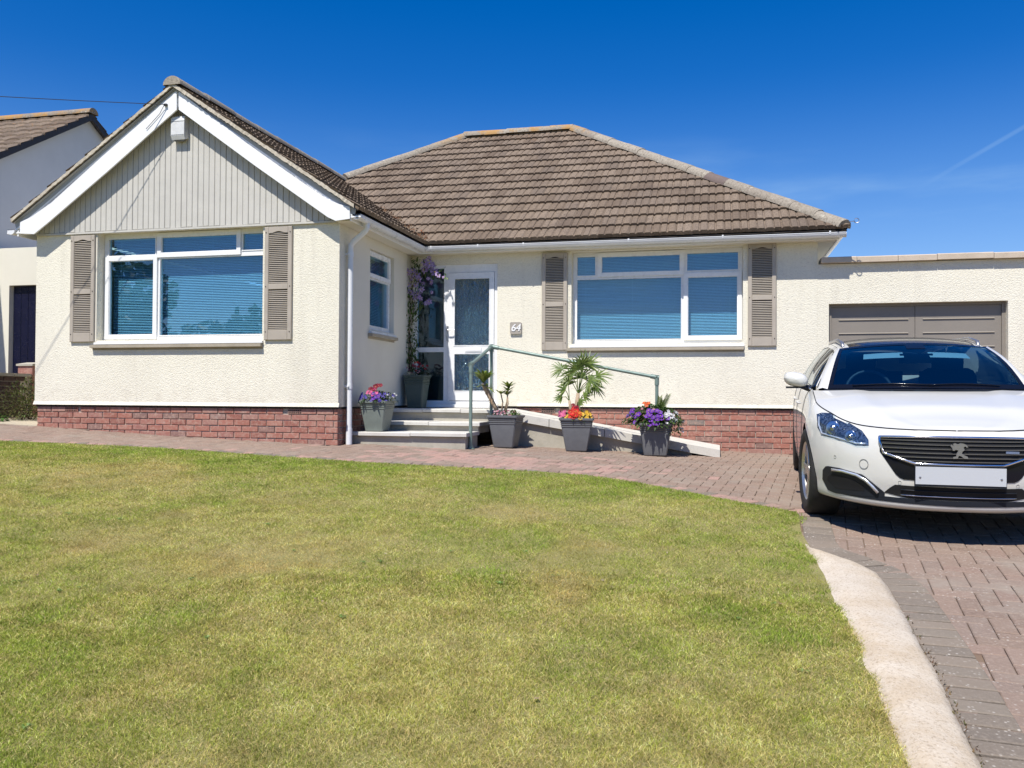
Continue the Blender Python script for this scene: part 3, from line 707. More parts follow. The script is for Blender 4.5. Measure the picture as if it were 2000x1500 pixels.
# right side gutter along the hip end
for (p_, q_) in (((gx2, YBG-.001, gz_), 'y'), ((E1-.019, gy, gz_-.012), 'x')):
    r = .058; ar_ = [(r*math.cos(t), r*math.sin(t)) for t in [math.pi+i*math.pi/12 for i in range(13)]]; mb = MB()
    if q_ == 'y': mb.prism([(p_[0]+a, p_[1], p_[2]+b) for a, b in ar_], (0, .012, 0))
    else: mb.prism([(p_[0], p_[1]+a, p_[2]+b) for a, b in ar_], (.012, 0, 0))
    mb.build('gutter_stop_end', GUTTER, house)
g4 = gut([(E1-.07, gy+.02, gz_-.01), (E1-.07, yEb, gz_-.01)])
# downpipe at the corner of the gable wing
dx, dy = XG1+.055, YG+.20
dpth = [(gx, dy-.02, gz_-.055), (gx, dy-.02, gz_-.11), (gx-.02, dy-.018, gz_-.145), (dx+.03, dy, gz_-.27), (dx, dy, gz_-.31), (dx, dy, gz_-.40), (dx, dy, zg(dx, dy)+.015)]
mb = MB(); mb.tube(dpth, .034, 14); dpo = mb.build('downpipe', GUTTER, house, smooth=50)
for (za, zb_, r) in ((gz_-.05, gz_-.11, .040), ):
    mb = MB(); mb.tube([(gx, dy-.02, za), (gx, dy-.02, zb_)], r, 14); mb.build('outlet', GUTTER, dpo, smooth=50)
for z in (gz_-.42, onX(690, 755, dx).z):
    mb = MB(); mb.tube([(dx, dy, z+.03), (dx, dy, z-.03)], .0395, 14); mb.box(dx-.056, dx-.03, dy-.03, dy+.03, z-.012, z+.012); mb.box(dx-.012, dx+.012, dy-.055, dy+.05, z-.008, z+.008); mb.build('pipe_clip', GUTTER, dpo, smooth=50)
mb = MB(); zf = zg(dx, dy); mb.tube([(dx, dy, zf+.20), (dx, dy, zf)], .039, 14); mb.build('pipe_shoe', GUTTER, dpo, smooth=50)

# ---- front door with side light
BRIGHTEN = simple('grey_brightening_sheet', (.30, .33, .35), .9, .2, 12)  # for the sheet added to lift the dark door glass
fd = fY(YM+.03); a, b, c, d = dr; xm_ = onY(872, 650, YM+.04).x
fr = MB(); ring(fr, fd, a, b, c, d, .05, 0, .08); bars(fr, fd, [(xm_-.04, xm_+.03, c+.05, d-.05), (xm_+.03, b-.05, d-.12, d-.05), (a+.05, xm_-.04, onY(840, 683, YM+.03).z-.035, onY(840, 683, YM+.03).z+.035)], .003, .077)
bars(fr, fd, [(a, b, d+.001, d+.022)], -.012, .07)
door = fr.build('front_door', UPVC, house); door['label'] = 'white glazed front door with narrow side light'
lx0, lx1, lz0, lz1 = xm_+.035, b-.055, c+.055, d-.125; zr_ = onY(915, 683, YM).z
lf = MB(); wl_ = .085
bars(lf, fd, [(lx0, lx0+wl_, lz0, lz1), (lx1-.06, lx1, lz0, lz1), (lx0+wl_, lx1-.06, lz0, lz0+.13), (lx0+wl_, lx1-.06, lz1-.08, lz1), (lx0+wl_, lx1-.06, zr_-.05, zr_+.055)], -.012, .04)
leaf = lf.build('door_leaf', UPVC, door)
ins = []
for (q0, q1) in ((lz0+.13, zr_-.05), (zr_+.055, lz1-.08)):
    g = MB(); bars(g, fd, [(lx0+wl_-.004, lx1-.056, q0-.004, q1+.004)], .012, .018); g.build('patterned_pane', GLASSD, door)
    s_ = MB(); ring(s_, fd, lx0+wl_, lx1-.06, q0, q1, .013, -.017, .008); s_.build('glazing_bead', UPVC, door)
zt_ = onY(840, 683, YM+.03).z
for (q0, q1) in ((c+.05, zt_-.035), (zt_+.035, d-.05)):
    g = MB(); bars(g, fd, [(a+.05, xm_-.04, q0, q1)], .03, .036); g.build('side_pane', GLASS, door)
lt = MB(); fdl = onY(908, 684, YM); lt.box(fdl.x-.0, fdl.x+.25, YM+.004, YM+.018, zr_-.03, zr_+.035); lt.box(fdl.x+.012, fdl.x+.238, YM+.0005, YM+.004, zr_-.018, zr_+.022); lt.build('letter_plate', UPVC, door)
hp = onY(874, 650, YM+.01); hd = MB(); hd.box(hp.x-.014, hp.x+.014, YM+.005, YM+.018, hp.z-.12, hp.z+.10); hd.tube([(hp.x, YM+.01, hp.z+.04), (hp.x, YM-.045, hp.z+.04), (hp.x+.02, YM-.05, hp.z+.04), (hp.x+.12, YM-.045, hp.z+.036)], .009, 8); hd.build('handle', METAL, door)
# wavy grey sheet added behind the dark door glass to brighten it
pb = MB(); pb.grid([[(lx0+.05+(lx1-lx0-.1)*i/40, YM+.20+.012*math.sin(i*1.9), z) for z in (c+.06, d-.14)] for i in range(41)], True); pb.build('brightening_sheet', BRIGHTEN, house)
th = MB(); th.box(a, b+.02, YM-.06, YM+.03, c-.05, c-.002); th.build('threshold', UPVC, house)
# house number plaque
np_ = onY(1008, 641, YM); pm = MB(); hw_ = .085
pts = []
for (sx_, sz_) in ((1, 1), (-1, 1), (-1, -1), (1, -1)):
    for i in range(5):
        t = {(1, 1): 0, (-1, 1): 90, (-1, -1): 180, (1, -1): 270}[(sx_, sz_)] + i*22.5; pts.append((np_.x+sx_*(hw_-.02)+.02*math.cos(rad(t)), YM-.032, np_.z+sz_*(hw_-.02)+.02*math.sin(rad(t))))
pm.prism(pts, (0, .03, 0)); plq = pm.build('number_plaque', simple('taupe_slate_plaque', (.36, .325, .28), .6, .12, 20), house)
def text_mesh(body, name, size, mat_, parent, mw, extrude=.004, shear=0, sp=1):
    cu = bpy.data.curves.new(name, 'FONT'); cu.body = body; cu.size = size; cu.extrude = extrude; cu.align_x = 'CENTER'; cu.align_y = 'CENTER'; cu.shear = shear; cu.space_character = sp; cu.offset = .0015
    to = bpy.data.objects.new(name+'_tmp', cu); C.objects.link(to); dg = bpy.context.evaluated_depsgraph_get()
    me = bpy.data.meshes.new_from_object(to.evaluated_get(dg)); bpy.data.objects.remove(to); me.materials.clear(); me.materials.append(mat_)
    return inst(name, me, parent, mw)
text_mesh('64', 'numerals', .145, WHITE, plq, Matrix.Translation((np_.x, YM-.036, np_.z)) @ Matrix.Rotation(math.pi/2, 4, 'X'), shear=.2, sp=.95)
# alarm bell box on the cladding
ab_ = onY(349, 250, YG-.1); al = MB(); x0, x1, z0, z1 = ab_.x-.095, ab_.x+.095, ab_.z-.15, ab_.z+.15; yb_ = YG-.03
al.prism([(x0+.0, yb_, z0+.03), (x0, yb_-.075, z0), (x0, yb_-.095, z0+.05), (x0, yb_-.095, z1-.06), (x0, yb_-.085, z1-.01), (x0, yb_-.06, z1), (x0, yb_, z1)], (x1-x0, 0, 0)); alo = al.build('alarm_box', simple('grey_white_alarm_case', (.66, .66, .65), .5, .12, 9, grime=.3), house)
mb = MB(); mb.box(x0+.004, x1-.004, yb_-.0965, yb_-.094, z1-.075, z1-.069); mb.box(x0+.004, x1-.004, yb_-.0965, yb_-.094, z0+.055, z0+.061); mb.box(x0+.03, x1-.03, yb_-.06, yb_-.02, z0-.012, z0+.02); mb.build('case_seam', simple('grey_seam', (.2, .2, .2), .6), alo)

# ---- garage
w = MB(); XE = 7.2
ZT = 1.795
wall_panel(w, (XR+.001, XE), (-1.3, ZT), [gd], fY(YM+.004), .22)
w.box(XE-.22, XE, YM+.226, YB-1, -1.3, ZT); w.box(XR+.26, XE-.23, YB-1.2, YB-1, -1.3, ZT); w.box(XR+.01, XE-.01, YM+.23, YB-1.2, ZT-.12, ZT-.05)
w.build('garage_wall', STUCCO, house)
cp = []
xs = [XR+.04, onY(1672, 505, YM).x, onY(1752, 505, YM).x, onY(1828, 505, YM).x, onY(1938, 505, YM).x, 4.3, 5.2, 6.1, XE+.05]
for i in range(len(xs)-1):
    mb = MB(); a, b = xs[i]+.003, xs[i+1]-.003; dz = random.uniform(-.006, .006); y0 = YM-.075
    mb.prism([(a, y0, ZT+.004+dz), (a, y0, ZT+.07+dz), (a, y0+.02, ZT+.082+dz), (a, YM+.28, ZT+.082+dz), (a, YM+.28, ZT+.004+dz)], (b-a, 0, 0)); mb.build('coping_stone', COPING, house)
gd_ = MB(); ga, gb, gt = gd[0], gd[1], gd[3]; yd = YM+.115
gd_.box(ga, ga+.045, yd-.02, yd+.05, -1.1, gt-.001); gd_.box(gb-.045, gb, yd-.02, yd+.05, -1.1, gt-.001); gd_.box(ga+.045, gb-.045, yd-.02, yd+.05, gt-.035, gt-.001)
gdo = gd_.build('garage_door', GARDOOR, house)
xmid = onY(1787, 640, yd).x
for (p, q) in ((ga+.047, xmid-.003), (xmid+.003, gb-.047)):
    mb = MB(); mb.box(p, q, yd, yd+.03, -1.05, gt-.037); lf_ = mb.build('door_panel', GARDOOR, gdo)
    z = gt - .215; i = 0
    while z > -.9:
        mb = MB(); mb.prism([(p+.09, yd-.014, z), (p+.09, yd-.001, z+.013), (p+.09, yd-.001, z-.004)], (q-p-.17, 0, 0)); mb.build('pressed_rib', GARDOOR, gdo); z -= .182
# ================================================================== ground, lawn, paving
SOIL = NT('dry_lawn_soil'); v = SOIL.pos(); c = SOIL.mix(SOIL.rng(SOIL.noise(3, 8, .7, v), .35, .7), (.29, .27, .10), (.36, .30, .145)); c = SOIL.mix(SOIL.rng(SOIL.noise(120, 6, .7, v), .4, .7), c, (.15, .155, .05))
SOIL = SOIL.done(c, .95, 0, .1, 0, SOIL.bump(SOIL.noise(150, 5, .7, v), .8, .01))
SAND = m_concrete('joint_sand', (.21, .15, .105), (.13, .092, .066))
t = NT('rough_sandy_concrete'); v = t.pos(); c = t.mix(t.rng(t.noise(4, 7, .7, v), .3, .7), (.46, .365, .25), (.57, .50, .40)); c = t.mix(t.rng(t.noise(1.3, 4, .6, v), .4, .65), c, t.mix(.5, c, (.50, .45, .38)))
gr_ = t.voro(48, v); fn_ = t.noise(130, 5, .7, v); c = t.mix(t.math('MULTIPLY', t.rng(t.noise(75, 3, .8, v), .52, .62), .55), c, (.27, .205, .14)); c = t.mix(t.math('MULTIPLY', t.rng(fn_, .55, .7), .5), c, (.70, .66, .58))
EDGE = t.done(c, .95, 0, .15, 0, t.bump(t.math('ADD', t.math('MULTIPLY', gr_, -1.0), fn_), .45, .004))
PAVE = m_paver('brindle_block_paving', [(.20, .142, .108), (.225, .162, .122), (.25, .18, .137), (.215, .162, .128), (.26, .188, .145), (.225, .15, .115)], .7)
PAVEP = m_paver('pinkish_block_paving', [(.33, .20, .165), (.35, .22, .175), (.30, .20, .165), (.28, .195, .155)], .4)
PAVEG = m_paver('grey_edge_block', [(.18, .148, .115), (.215, .18, .14), (.165, .138, .11), (.235, .19, .145)], .3)
FLAG = m_concrete('buff_concrete_path', (.50, .43, .31), (.43, .37, .28))
# the land itself: one sheet to the horizon
xs = [-600, -200, -60, -25] + [-16+i*.8 for i in range(33)] + [14, 25, 60, 200, 600]; ys = [-600, -200, -60, -20, -8] + [-4+i*.7 for i in range(36)] + [26, 40, 80, 200, 600]
mb = MB(); mb.grid([[(x, y, zg(x, y)-.07-(0 if abs(x) < 30 and abs(y) < 30 else .25)) for y in ys] for x in xs])
tag(mb.build('ground', SOIL), 'dry earth and grass land under the gardens', 'ground', None, 'structure')

# lawn outline: far edge Yt(X), right edge Xr(Y); the concrete haunch runs along it
tp = [onG(x, y) for x, y in ((-250, 852), (0, 863), (130, 868), (300, 876), (480, 889), (700, 904), (900, 915), (1060, 924), (1160, 932), (1240, 944), (1330, 961), (1450, 984), (1530, 998), (1556, 1003))]
rp_ = [onG(x, y) for x, y in ((1560, 1012), (1565, 1043), (1588, 1082), (1616, 1129), (1631, 1172), (1657, 1219), (1690, 1266), (1692, 1302), (1717, 1338), (1735, 1392), (1757, 1446), (1783, 1500))][::-1]
cp_ = [onG(x, y) for x, y in ((1573, 1068), (1602, 1084), (1650, 1095), (1684, 1105), (1717, 1122), (1746, 1165), (1774, 1216), (1800, 1266), (1825, 1306), (1846, 1352), (1868, 1403), (1893, 1453), (1918, 1500))][::-1]
TX, TY = [-20]+[p.x for p in tp], [tp[0].y+1.2]+[p.y for p in tp]
RY, RX = [p.y for p in rp_], [p.x for p in rp_]
CY, CX = [p.y for p in cp_], [p.x for p in cp_]
def ext(q, xs, ys):      # linear interpolation with end slopes carried on below the first sample
    if q < xs[0]: return ys[0] + (q-xs[0])*(ys[-5]-ys[0])/(xs[-5]-xs[0])
    return lerp(q, xs, ys)
Yt = lambda x: lerp(x, TX, TY)
Xr = lambda y: ext(y, RY, RX)
Xc = lambda y: ext(y, CY, CX) if y < CY[-1] else -99
Y0L = .4
inlawn = lambda x, y: y < Yt(x) and x < Xr(y)
mb = MB(); rows = []
for i in range(121):
    row = []; s = (i/120)
    for j in range(61):
        y = Y0L + (7-Y0L)*(j/60); x = 0
        for k in range(12): x = -16 + s*(Xr(y)+16); y = Y0L + (Yt(x)-Y0L)*(j/60)
        row.append((x, y, zg(x, y)+.012))
    rows.append(row)
mb.grid(rows); bs = mb
lawn = tag(mb.build('lawn', SOIL, smooth=True), 'mown front lawn, green at the edges and straw coloured in the middle', 'lawn', None, 'structure')

# rough concrete haunch between lawn and drive
mb = MB(); rows = []
for i in range(70):
    y = .5 + (CY[-1]-.5)*i/69; a, b = Xr(y)-.03, max(Xc(y), Xr(y)+.004); row = []
    for j in range(9):
        t = j/8; x = a+(b-a)*t + random.uniform(-.004, .004)*(0 < j < 8); row.append((x, y, zg(x, y) + .002 + .040*math.sin(math.pi*min(1, t*.80+.20))**.8*min(1, t*4+.1)*min(1, (b-a)/.08) + random.uniform(-.002, .002)))
    row.append((b+.004, y, zg(b, y)-.03)); rows.append(row)
mb.grid(rows); hs_ = mb.build('concrete_haunch', EDGE, smooth=True); tag(hs_, 'rough pale concrete strip between lawn and drive', 'kerb', None, 'structure')

# sand bed and block paving
mb = MB(); g = []
for x in [-14+i*.5 for i in range(45)]: g.append([(x, y, zg(x, y)-.012) for y in [.3+j*.45 for j in range(27)]])
mb.grid(g); drive = tag(mb.build('block_paving', SAND), 'block paved drive and path of brindle bricks', 'drive', None, 'structure')
BH = .012
def block_verts(cx, cy, l, w, ang, dz=0, tilt=.0025):
    ca, sa = math.cos(ang), math.sin(ang); h = [random.uniform(-tilt, tilt) for _ in range(4)]; o = []
    for ring_, z in ((0, -.03), (0, -.004), (1, 0)):
        for q, (sx_, sy_) in enumerate(((-1, -1), (1, -1), (1, 1), (-1, 1))):
            u, v_ = sx_*(l/2 - (.005 if ring_ else 0)), sy_*(w/2 - (.005 if ring_ else 0)); x, y = cx+u*ca-v_*sa, cy+u*sa+v_*ca; o.append((x, y, zg(x, y)+z+h[q]+dz))
    return o
BF = [(0,1,5,4),(1,2,6,5),(2,3,7,6),(3,0,4,7),(4,5,9,8),(5,6,10,9),(6,7,11,10),(7,4,8,11),(8,9,10,11)]
blocks = []
def proj(p):
    d = p.dot(cF); x, y = p.dot(cR)/d*FPX, -p.dot(cU)/d*FPX; c_, s_ = math.cos(ROLL), math.sin(ROLL); return 1000+x*c_-y*s_, 750+x*s_+y*c_, d
# soldier course along the haunch and the lawn edge
curve = []
for i in range(200): y = .5 + (CY[-3]-.5)*i/199; curve.append(V3((Xc(y), y, 0)))
for p in cp_[-3:][0:]: curve.append(V3((p.x, p.y, 0)))
for p in (rp_[-1],): curve.append(V3((p.x+.02, p.y, 0)))
for p in tp[::-1][0:]: curve.append(V3((p.x, p.y, 0)))
dense = []
for a, b in zip(curve, curve[1:]):
    n = max(1, int((b-a).length/.01))
    for i in range(n): dense.append(a+(b-a)*(i/n))
S = np.array([[p.x, p.y] for p in dense]); k = 25
ker = np.ones(2*k+1)/(2*k+1); Sp = np.vstack([np.repeat(S[:1], k, 0), S, np.repeat(S[-1:], k, 0)]); SS = np.stack([np.convolve(Sp[:, 0], ker, 'valid'), np.convolve(Sp[:, 1], ker, 'valid')], 1)
acc = 0; last = SS[0]; sold = []
for i in range(1, len(SS)):
    acc += np.linalg.norm(SS[i]-last); last = SS[i]
    if acc >= .1065:
        acc = 0; t = SS[min(i+3, len(SS)-1)]-SS[i-3 if i >= 3 else 0]; t = t/np.linalg.norm(t); nrm = np.array([t[1], -t[0]])
        c_ = SS[i]+nrm*.10; sold.append((c_[0], c_[1], math.atan2(nrm[1], nrm[0])))
for (x, y, a_) in sold:
    far = y > 6.75
    blocks.append((x, y, .2, .101, a_, .006, 'g' if (not far or random.random() < .3) else ('p' if random.random() < .45 else 'b')))
SC = np.array([[q[0], q[1]] for q in sold])
ph = rad(-7.0); ca, sa = math.cos(ph), math.sin(ph); un = .1035
for i in range(-170, 90):
    for j in range(-10, 140):
        m = (i-j) % 4
        if m == 0: u, v_, l, w_ = (i+1)*un, (j+.5)*un, .2, .1
        elif m == 3: u, v_, l, w_ = (i+.5)*un, (j+1)*un, .1, .2
        else: continue
        x, y = u*ca-v_*sa, u*sa+v_*ca
        if not (-13.5 < x < 7 and .5 < y < YM+.03): continue
        if inlawn(x, y) or (y < CY[-1] and Xr(y)-.1 < x < Xc(y)): continue
        if x < XG1 and y > YG+.03: continue
        if np.min(np.hypot(SC[:, 0]-x, SC[:, 1]-y)) < .05: continue
        if XG1 < x < -2.95 and y > 10.0 or (-3 < x < -.4 and y > 11.0): continue
        pnk = math.exp(-((x+2.4)/1.3)**2-((y-9.0)/.55)**2)
        blocks.append((x, y, l+.0005, w_+.0005, ph, 0, 'p' if random.random() < pnk*1.1 else 'b'))
sc_ = []
for b_ in blocks:
    p = V3((b_[0], b_[1], zg(b_[0], b_[1]))); x, y, d_ = proj(p); vis = d_ > 0 and -10 < x < 2010 and y < 1510 and not (b_[0] > .95 and 6.4 < b_[1])
    sc_.append((-p.z/d_**3 if vis else -1))
order = sorted(range(len(blocks)), key=lambda q: -sc_[q]); mats = {'b': PAVE, 'p': PAVEP, 'g': PAVEG}; restm = {k_: MB() for k_ in mats}
for n_, q in enumerate(order):
    x, y, l, w_, a_, dz, k_ = blocks[q]; vv = block_verts(x, y, l, w_, a_, dz)
    if n_ < 300: MB().add(vv, BF).build('paving_block', mats[k_], drive, origin=(x, y, zg(x, y)))
    else: restm[k_].cr = random.random(); restm[k_].add(vv, BF)
for k_, nm in (('b', 'brindle_blocks'), ('p', 'pinkish_blocks'), ('g', 'grey_edge_blocks')):
    o = restm[k_].build(nm, mats[k_], drive); o['kind'] = 'stuff'
# weeds and grit gathered in the joint beside the haunch
wd = MB()
for i in range(160):
    y = random.uniform(2.2, 4.6); x = Xc(y)+random.uniform(-.006, .02); z = zg(x, y)+.005; h = random.uniform(.004, .016); a_ = random.uniform(0, 6.28); wd.cr = random.random(); dx_, dy_ = math.cos(a_)*h, math.sin(a_)*h
    wd.add([(x-dx_*.3, y-dy_*.3, z), (x+dx_*.3, y+dy_*.3, z), (x+dy_, y-dx_, z+h)], [(0, 1, 2)])
tag(wd.build('joint_weeds', m_leaf('dry_joint_weed', [(.10, .05, .03), (.20, .12, .06), (.09, .12, .03)], .8)), 'small dry weeds along the concrete strip', 'weeds', None, 'stuff')
# buff concrete path beside the gable wing
mb = MB(); mb.grid([[(x, y, zg(x, y)+.006 - (.05 if (j in (0, 6)) else 0)) for j, y in enumerate((YG+.0, YG+.002, 10.2, 10.8, 11.4, 12.5, 12.502))] for x in (-10.05, -9.6, -9.2, XG0+.03)]); tag(mb.build('side_path', FLAG), 'buff concrete path running down the left side', 'path', None, 'structure')

# ================================================================== lawn grass, blade by blade
def vnoise(x, y, s, seed):
    r = np.random.RandomState(seed); G = r.rand(64, 64); u, v_ = x*s+100, y*s+100; i, j = np.floor(u).astype(int), np.floor(v_).astype(int); fu, fv = u-i, v_-j; fu, fv = fu*fu*(3-2*fu), fv*fv*(3-2*fv)
    g_ = lambda a, b: G[a % 64, b % 64]
    return (g_(i, j)*(1-fu)+g_(i+1, j)*fu)*(1-fv) + (g_(i, j+1)*(1-fu)+g_(i+1, j+1)*fu)*fv
def fbm(x, y, s, seed, o=4): return sum(vnoise(x, y, s*2**k_, seed+k_)*.5**k_ for k_ in range(o))/sum(.5**k_ for k_ in range(o))
def np_zg(x, y):
    return np.interp(y, AY, AZ) + np.interp(x, [-14, -8.85, -7, -4.46, 1], [.56, .37, .28, .19, 0])*np.interp(y, [1, 9], [.45, 1])
PX, PY = [], []
for (ya, yb, dens) in ((1.6, 3.4, 46000), (3.4, 4.6, 32000), (4.6, 6.0, 20000), (6.0, 8.0, 13000), (8.0, 11.0, 9000)):
    xa, xb = -1.16*yb-.5, 1.0; n = int((xb-xa)*(yb-ya)*dens); x = RS.uniform(xa, xb, n); y = RS.uniform(ya, yb, n)
    ok = (y < np.interp(x, TX, TY)-.005+RS.normal(0, .018, n)) & (x > -1.14*y-.4)
    lim = np.where(y < RY[0], RX[0]+(y-RY[0])*(RX[-5]-RX[0])/(RY[-5]-RY[0]), np.interp(y, RY, RX)) + RS.normal(0, .014, n) - .012 + .13*(vnoise(x*0, y, 5.5, 77)-.45) + .05*(vnoise(x*0, y, 17., 78)-.5); ok &= x < lim
    PX.append(x[ok]); PY.append(y[ok])
gx_, gy_ = np.concatenate(PX), np.concatenate(PY); n = len(gx_); gz = np_zg(gx_, gy_)+.010
edge = np.minimum(np.interp(gx_, TX, TY)-gy_, 9); dl = np.interp(gy_, RY, RX)-gx_
lush = np.clip(1.05*np.exp(-edge/.7) + .28*np.exp(-np.abs(dl)/.35)*(gy_ > 4) + 2.1*(fbm(gx_, gy_*.8, .75, 3)-.5) + 1.5*(fbm(gx_, gy_, 3.2, 9)-.5) + .30, 0, 1)
brown = np.clip((fbm(gx_, gy_, 1.3, 21)-.58)*5.0, 0, 1)*(1-np.exp(-edge/.8))
r1, r2, r3 = RS.rand(n), RS.rand(n), RS.rand(n)
straw = r1 > (.46+.50*lush)                         # dead blades mixed in everywhere
A = np.array([[.215, .255, .042], [.32, .335, .075]]); B_ = np.array([[.60, .50, .22], [.70, .61, .32]]); G1, G2 = np.array([.135, .225, .022]), np.array([.225, .305, .045])
col = A[0]+(A[1]-A[0])*r2[:, None]; lg = G1+(G2-G1)*r2[:, None]; col = col*(1-lush[:, None])+lg*lush[:, None]
st = B_[0]+(B_[1]-B_[0])*r3[:, None]; col = np.where(straw[:, None], st*.85, col)
col = col*(1-.45*brown[:, None]) + np.array([.46, .29, .15])*.45*brown[:, None]
col *= (.72+.95*RS.rand(n)**1.3)[:, None]; col *= np.array([1.14, 1.06, .84]); col *= (.62+.76*fbm(gx_, gy_, 9.0, 31, 3))[:, None]; col = np.minimum(col, .8)
dist = np.hypot(gx_, gy_); hgt = RS.uniform(.008, .024, n)*(.6+.8*fbm(gx_, gy_, 7.0, 41, 3))*(1-.3*brown)*np.where(straw, .8, 1); wid = np.clip(dist*.00058, .0015, .0056)*RS.uniform(.7, 1.3, n)
an = RS.uniform(0, 2*np.pi, n); ln = RS.uniform(.4, 1.7, n)*hgt*np.where(straw, 1.5, 1); la = RS.uniform(0, 2*np.pi, n)
ca_, sa_ = np.cos(an)*wid/2, np.sin(an)*wid/2; lx, ly = np.cos(la)*ln, np.sin(la)*ln
near = dist < 4.9; nn, nf = int(near.sum()), int((~near).sum())
base = np.stack([gx_, gy_, gz], 1); V5 = np.zeros((n, 5, 3)); z0_ = 0*ca_
V5[:, 0] = base+np.stack([-ca_, -sa_, z0_], 1); V5[:, 1] = base+np.stack([ca_, sa_, z0_], 1)
V5[:, 2] = base+np.stack([ca_*.8+lx*.35, sa_*.8+ly*.35, hgt*.62], 1); V5[:, 3] = base+np.stack([-ca_*.8+lx*.35, -sa_*.8+ly*.35, hgt*.62], 1)
V5[:, 4] = base+np.stack([lx, ly, hgt*.95], 1)
VA, VB = V5[near], V5[~near][:, [0, 1, 4]]; allv = np.concatenate([VA.reshape(-1, 3), VB.reshape(-1, 3)])
me = bpy.data.meshes.new('grass'); me.vertices.add(len(allv)); me.vertices.foreach_set('co', allv.reshape(-1))
b5 = (np.arange(nn)*5)[:, None]; b3 = (nn*5+np.arange(nf)*3)[:, None]
li = np.concatenate([np.concatenate([b5+np.array([[0, 1, 2, 3]]), b5+np.array([[3, 2, 4]])], 1).reshape(-1), (b3+np.array([[0, 1, 2]])).reshape(-1)])
me.loops.add(len(li)); me.loops.foreach_set('vertex_index', li.astype(np.int32)); me.polygons.add(nn*2+nf)
ls = np.concatenate([np.stack([np.arange(nn)*7, np.arange(nn)*7+4], 1).reshape(-1), nn*7+np.arange(nf)*3]); me.polygons.foreach_set('loop_start', ls.astype(np.int32))
at = me.attributes.new('blade', 'FLOAT_COLOR', 'POINT'); cc = np.ones((len(allv), 4), np.float32); cc[:nn*5, :3] = np.repeat(col[near], 5, 0); cc[nn*5:, :3] = np.repeat(col[~near], 3, 0); at.data.foreach_set('color', cc.reshape(-1))
t = NT('grass_blade'); a_ = t.new('ShaderNodeAttribute'); a_.attribute_name = 'blade'; t.done(a_.outputs['Color'], .55, 0, .3)
tl = t.new('ShaderNodeBsdfTranslucent'); t.l.new(a_.outputs['Color'], tl.inputs[0]); ms = t.new('ShaderNodeMixShader'); ms.inputs[0].default_value = .3; t.l.new(t.p.outputs[0], ms.inputs[1]); t.l.new(tl.outputs[0], ms.inputs[2]); t.l.new(ms.outputs[0], t.out.inputs[0])
me.materials.append(t.m); me.update(calc_edges=True)
tag(place(bpy.data.objects.new('grass', me)), 'short mown grass with straw coloured dry patches', 'grass', None, 'stuff')
print('blades', nn, nf)

# a few broad-leaved weeds, fallen petals and crumbs of soil in the turf
wm = MB()
for i in range(22):
    y = random.uniform(2.4, 5.5); x = random.uniform(-1.1*y, .5); 
    if not inlawn(x, y): continue
    z = zg(x, y)+.016
    for k in range(random.randint(4, 8)):
        a_ = random.uniform(0, 6.28); L_ = random.uniform(.015, .038); wm.cr = random.random(); d_ = V3((math.cos(a_), math.sin(a_), 0)); s_ = V3((-d_.y, d_.x, 0)); p = V3((x, y, z)); wm.add([p, p+d_*L_*.5+s_*L_*.2+V3((0, 0, .012)), p+d_*L_+V3((0, 0, .006)), p+d_*L_*.5-s_*L_*.2+V3((0, 0, .012))], [(0, 1, 2, 3)])
tag(wm.build('lawn_weeds', m_leaf('lawn_weed_leaf', [(.14, .24, .04), (.19, .30, .06), (.24, .33, .09)])), 'small broad leaved weeds scattered in the lawn', 'weeds', None, 'stuff')
pm_ = MB()
for i in range(26):
    y = random.uniform(2.4, 7.0); x = random.uniform(-1.1*y, .5)
    if not inlawn(x, y): continue
    z = zg(x, y)+.026; r = random.uniform(.006, .016); pm_.cr = random.random(); a_ = random.uniform(0, 6.28); pm_.add([V3((x, y, z))+V3((math.cos(a_+q)*r*random.uniform(.6, 1), math.sin(a_+q)*r*random.uniform(.6, 1), random.uniform(0, .008))) for q in (0, 1.3, 2.5, 3.8, 5)], [(0, 1, 2, 3, 4)])
tag(pm_.build('fallen_petals', m_leaf('dry_petal', [(.62, .55, .46), (.55, .38, .28), (.30, .20, .12)], .8)), 'dry pale petals and leaf scraps lying on the lawn', 'petals', None, 'stuff')
# ================================================================== steps, ramp, handrail
sx0 = XG1+.02
ys1, ys2, ys3 = 9.82, 10.34, 10.85
zs1 = onY(905, 846.5, ys1).z; xs1 = onY(908, 860, ys1).x; zs2 = onY(850, 824, ys2).z; zs3 = onY(850, 799, ys3).z
st_ = empty('entrance_steps', ((sx0+xs1)/2, ys1+.3, zg(-3.8, ys1)), 'three pale concrete steps up to the front door', 'steps')
xr2 = onY(925, 823, ys2).x + .02; xr3 = -2.86
def step(x0, x1, y0, y1, ztop, zbot, seams):
    mb = MB(); mb.box(x0+.01, x1-.03, y0+.05, y1, zbot, ztop-.05); mb.build('riser', CONC, st_)
    xs_ = [x0] + [x0+(x1-x0)*q for q in seams] + [x1]
    for i in range(len(xs_)-1):
        a, b = xs_[i]+.003, xs_[i+1]-.003; mb = MB(); j = random.uniform(-.003, .003); c_ = .008
        mb.prism([(a, y0, ztop-.045+j), (a, y0, ztop-c_+j), (a, y0+c_, ztop+j), (a, y1, ztop+j), (a, y1, ztop-.045+j)], (b-a, 0, 0)); mb.build('tread_slab', SLAB, st_)
step(sx0, xs1+.02, ys1, ys2+.06, zs1, -.95, (.52,))
step(sx0+.0, xr2+.06, ys2, ys3+.06, zs2, zs1-.02, (.55,))
step(sx0+.0, xr3, ys3, YM-.065, zs3, zs2-.02, (.36, .70))
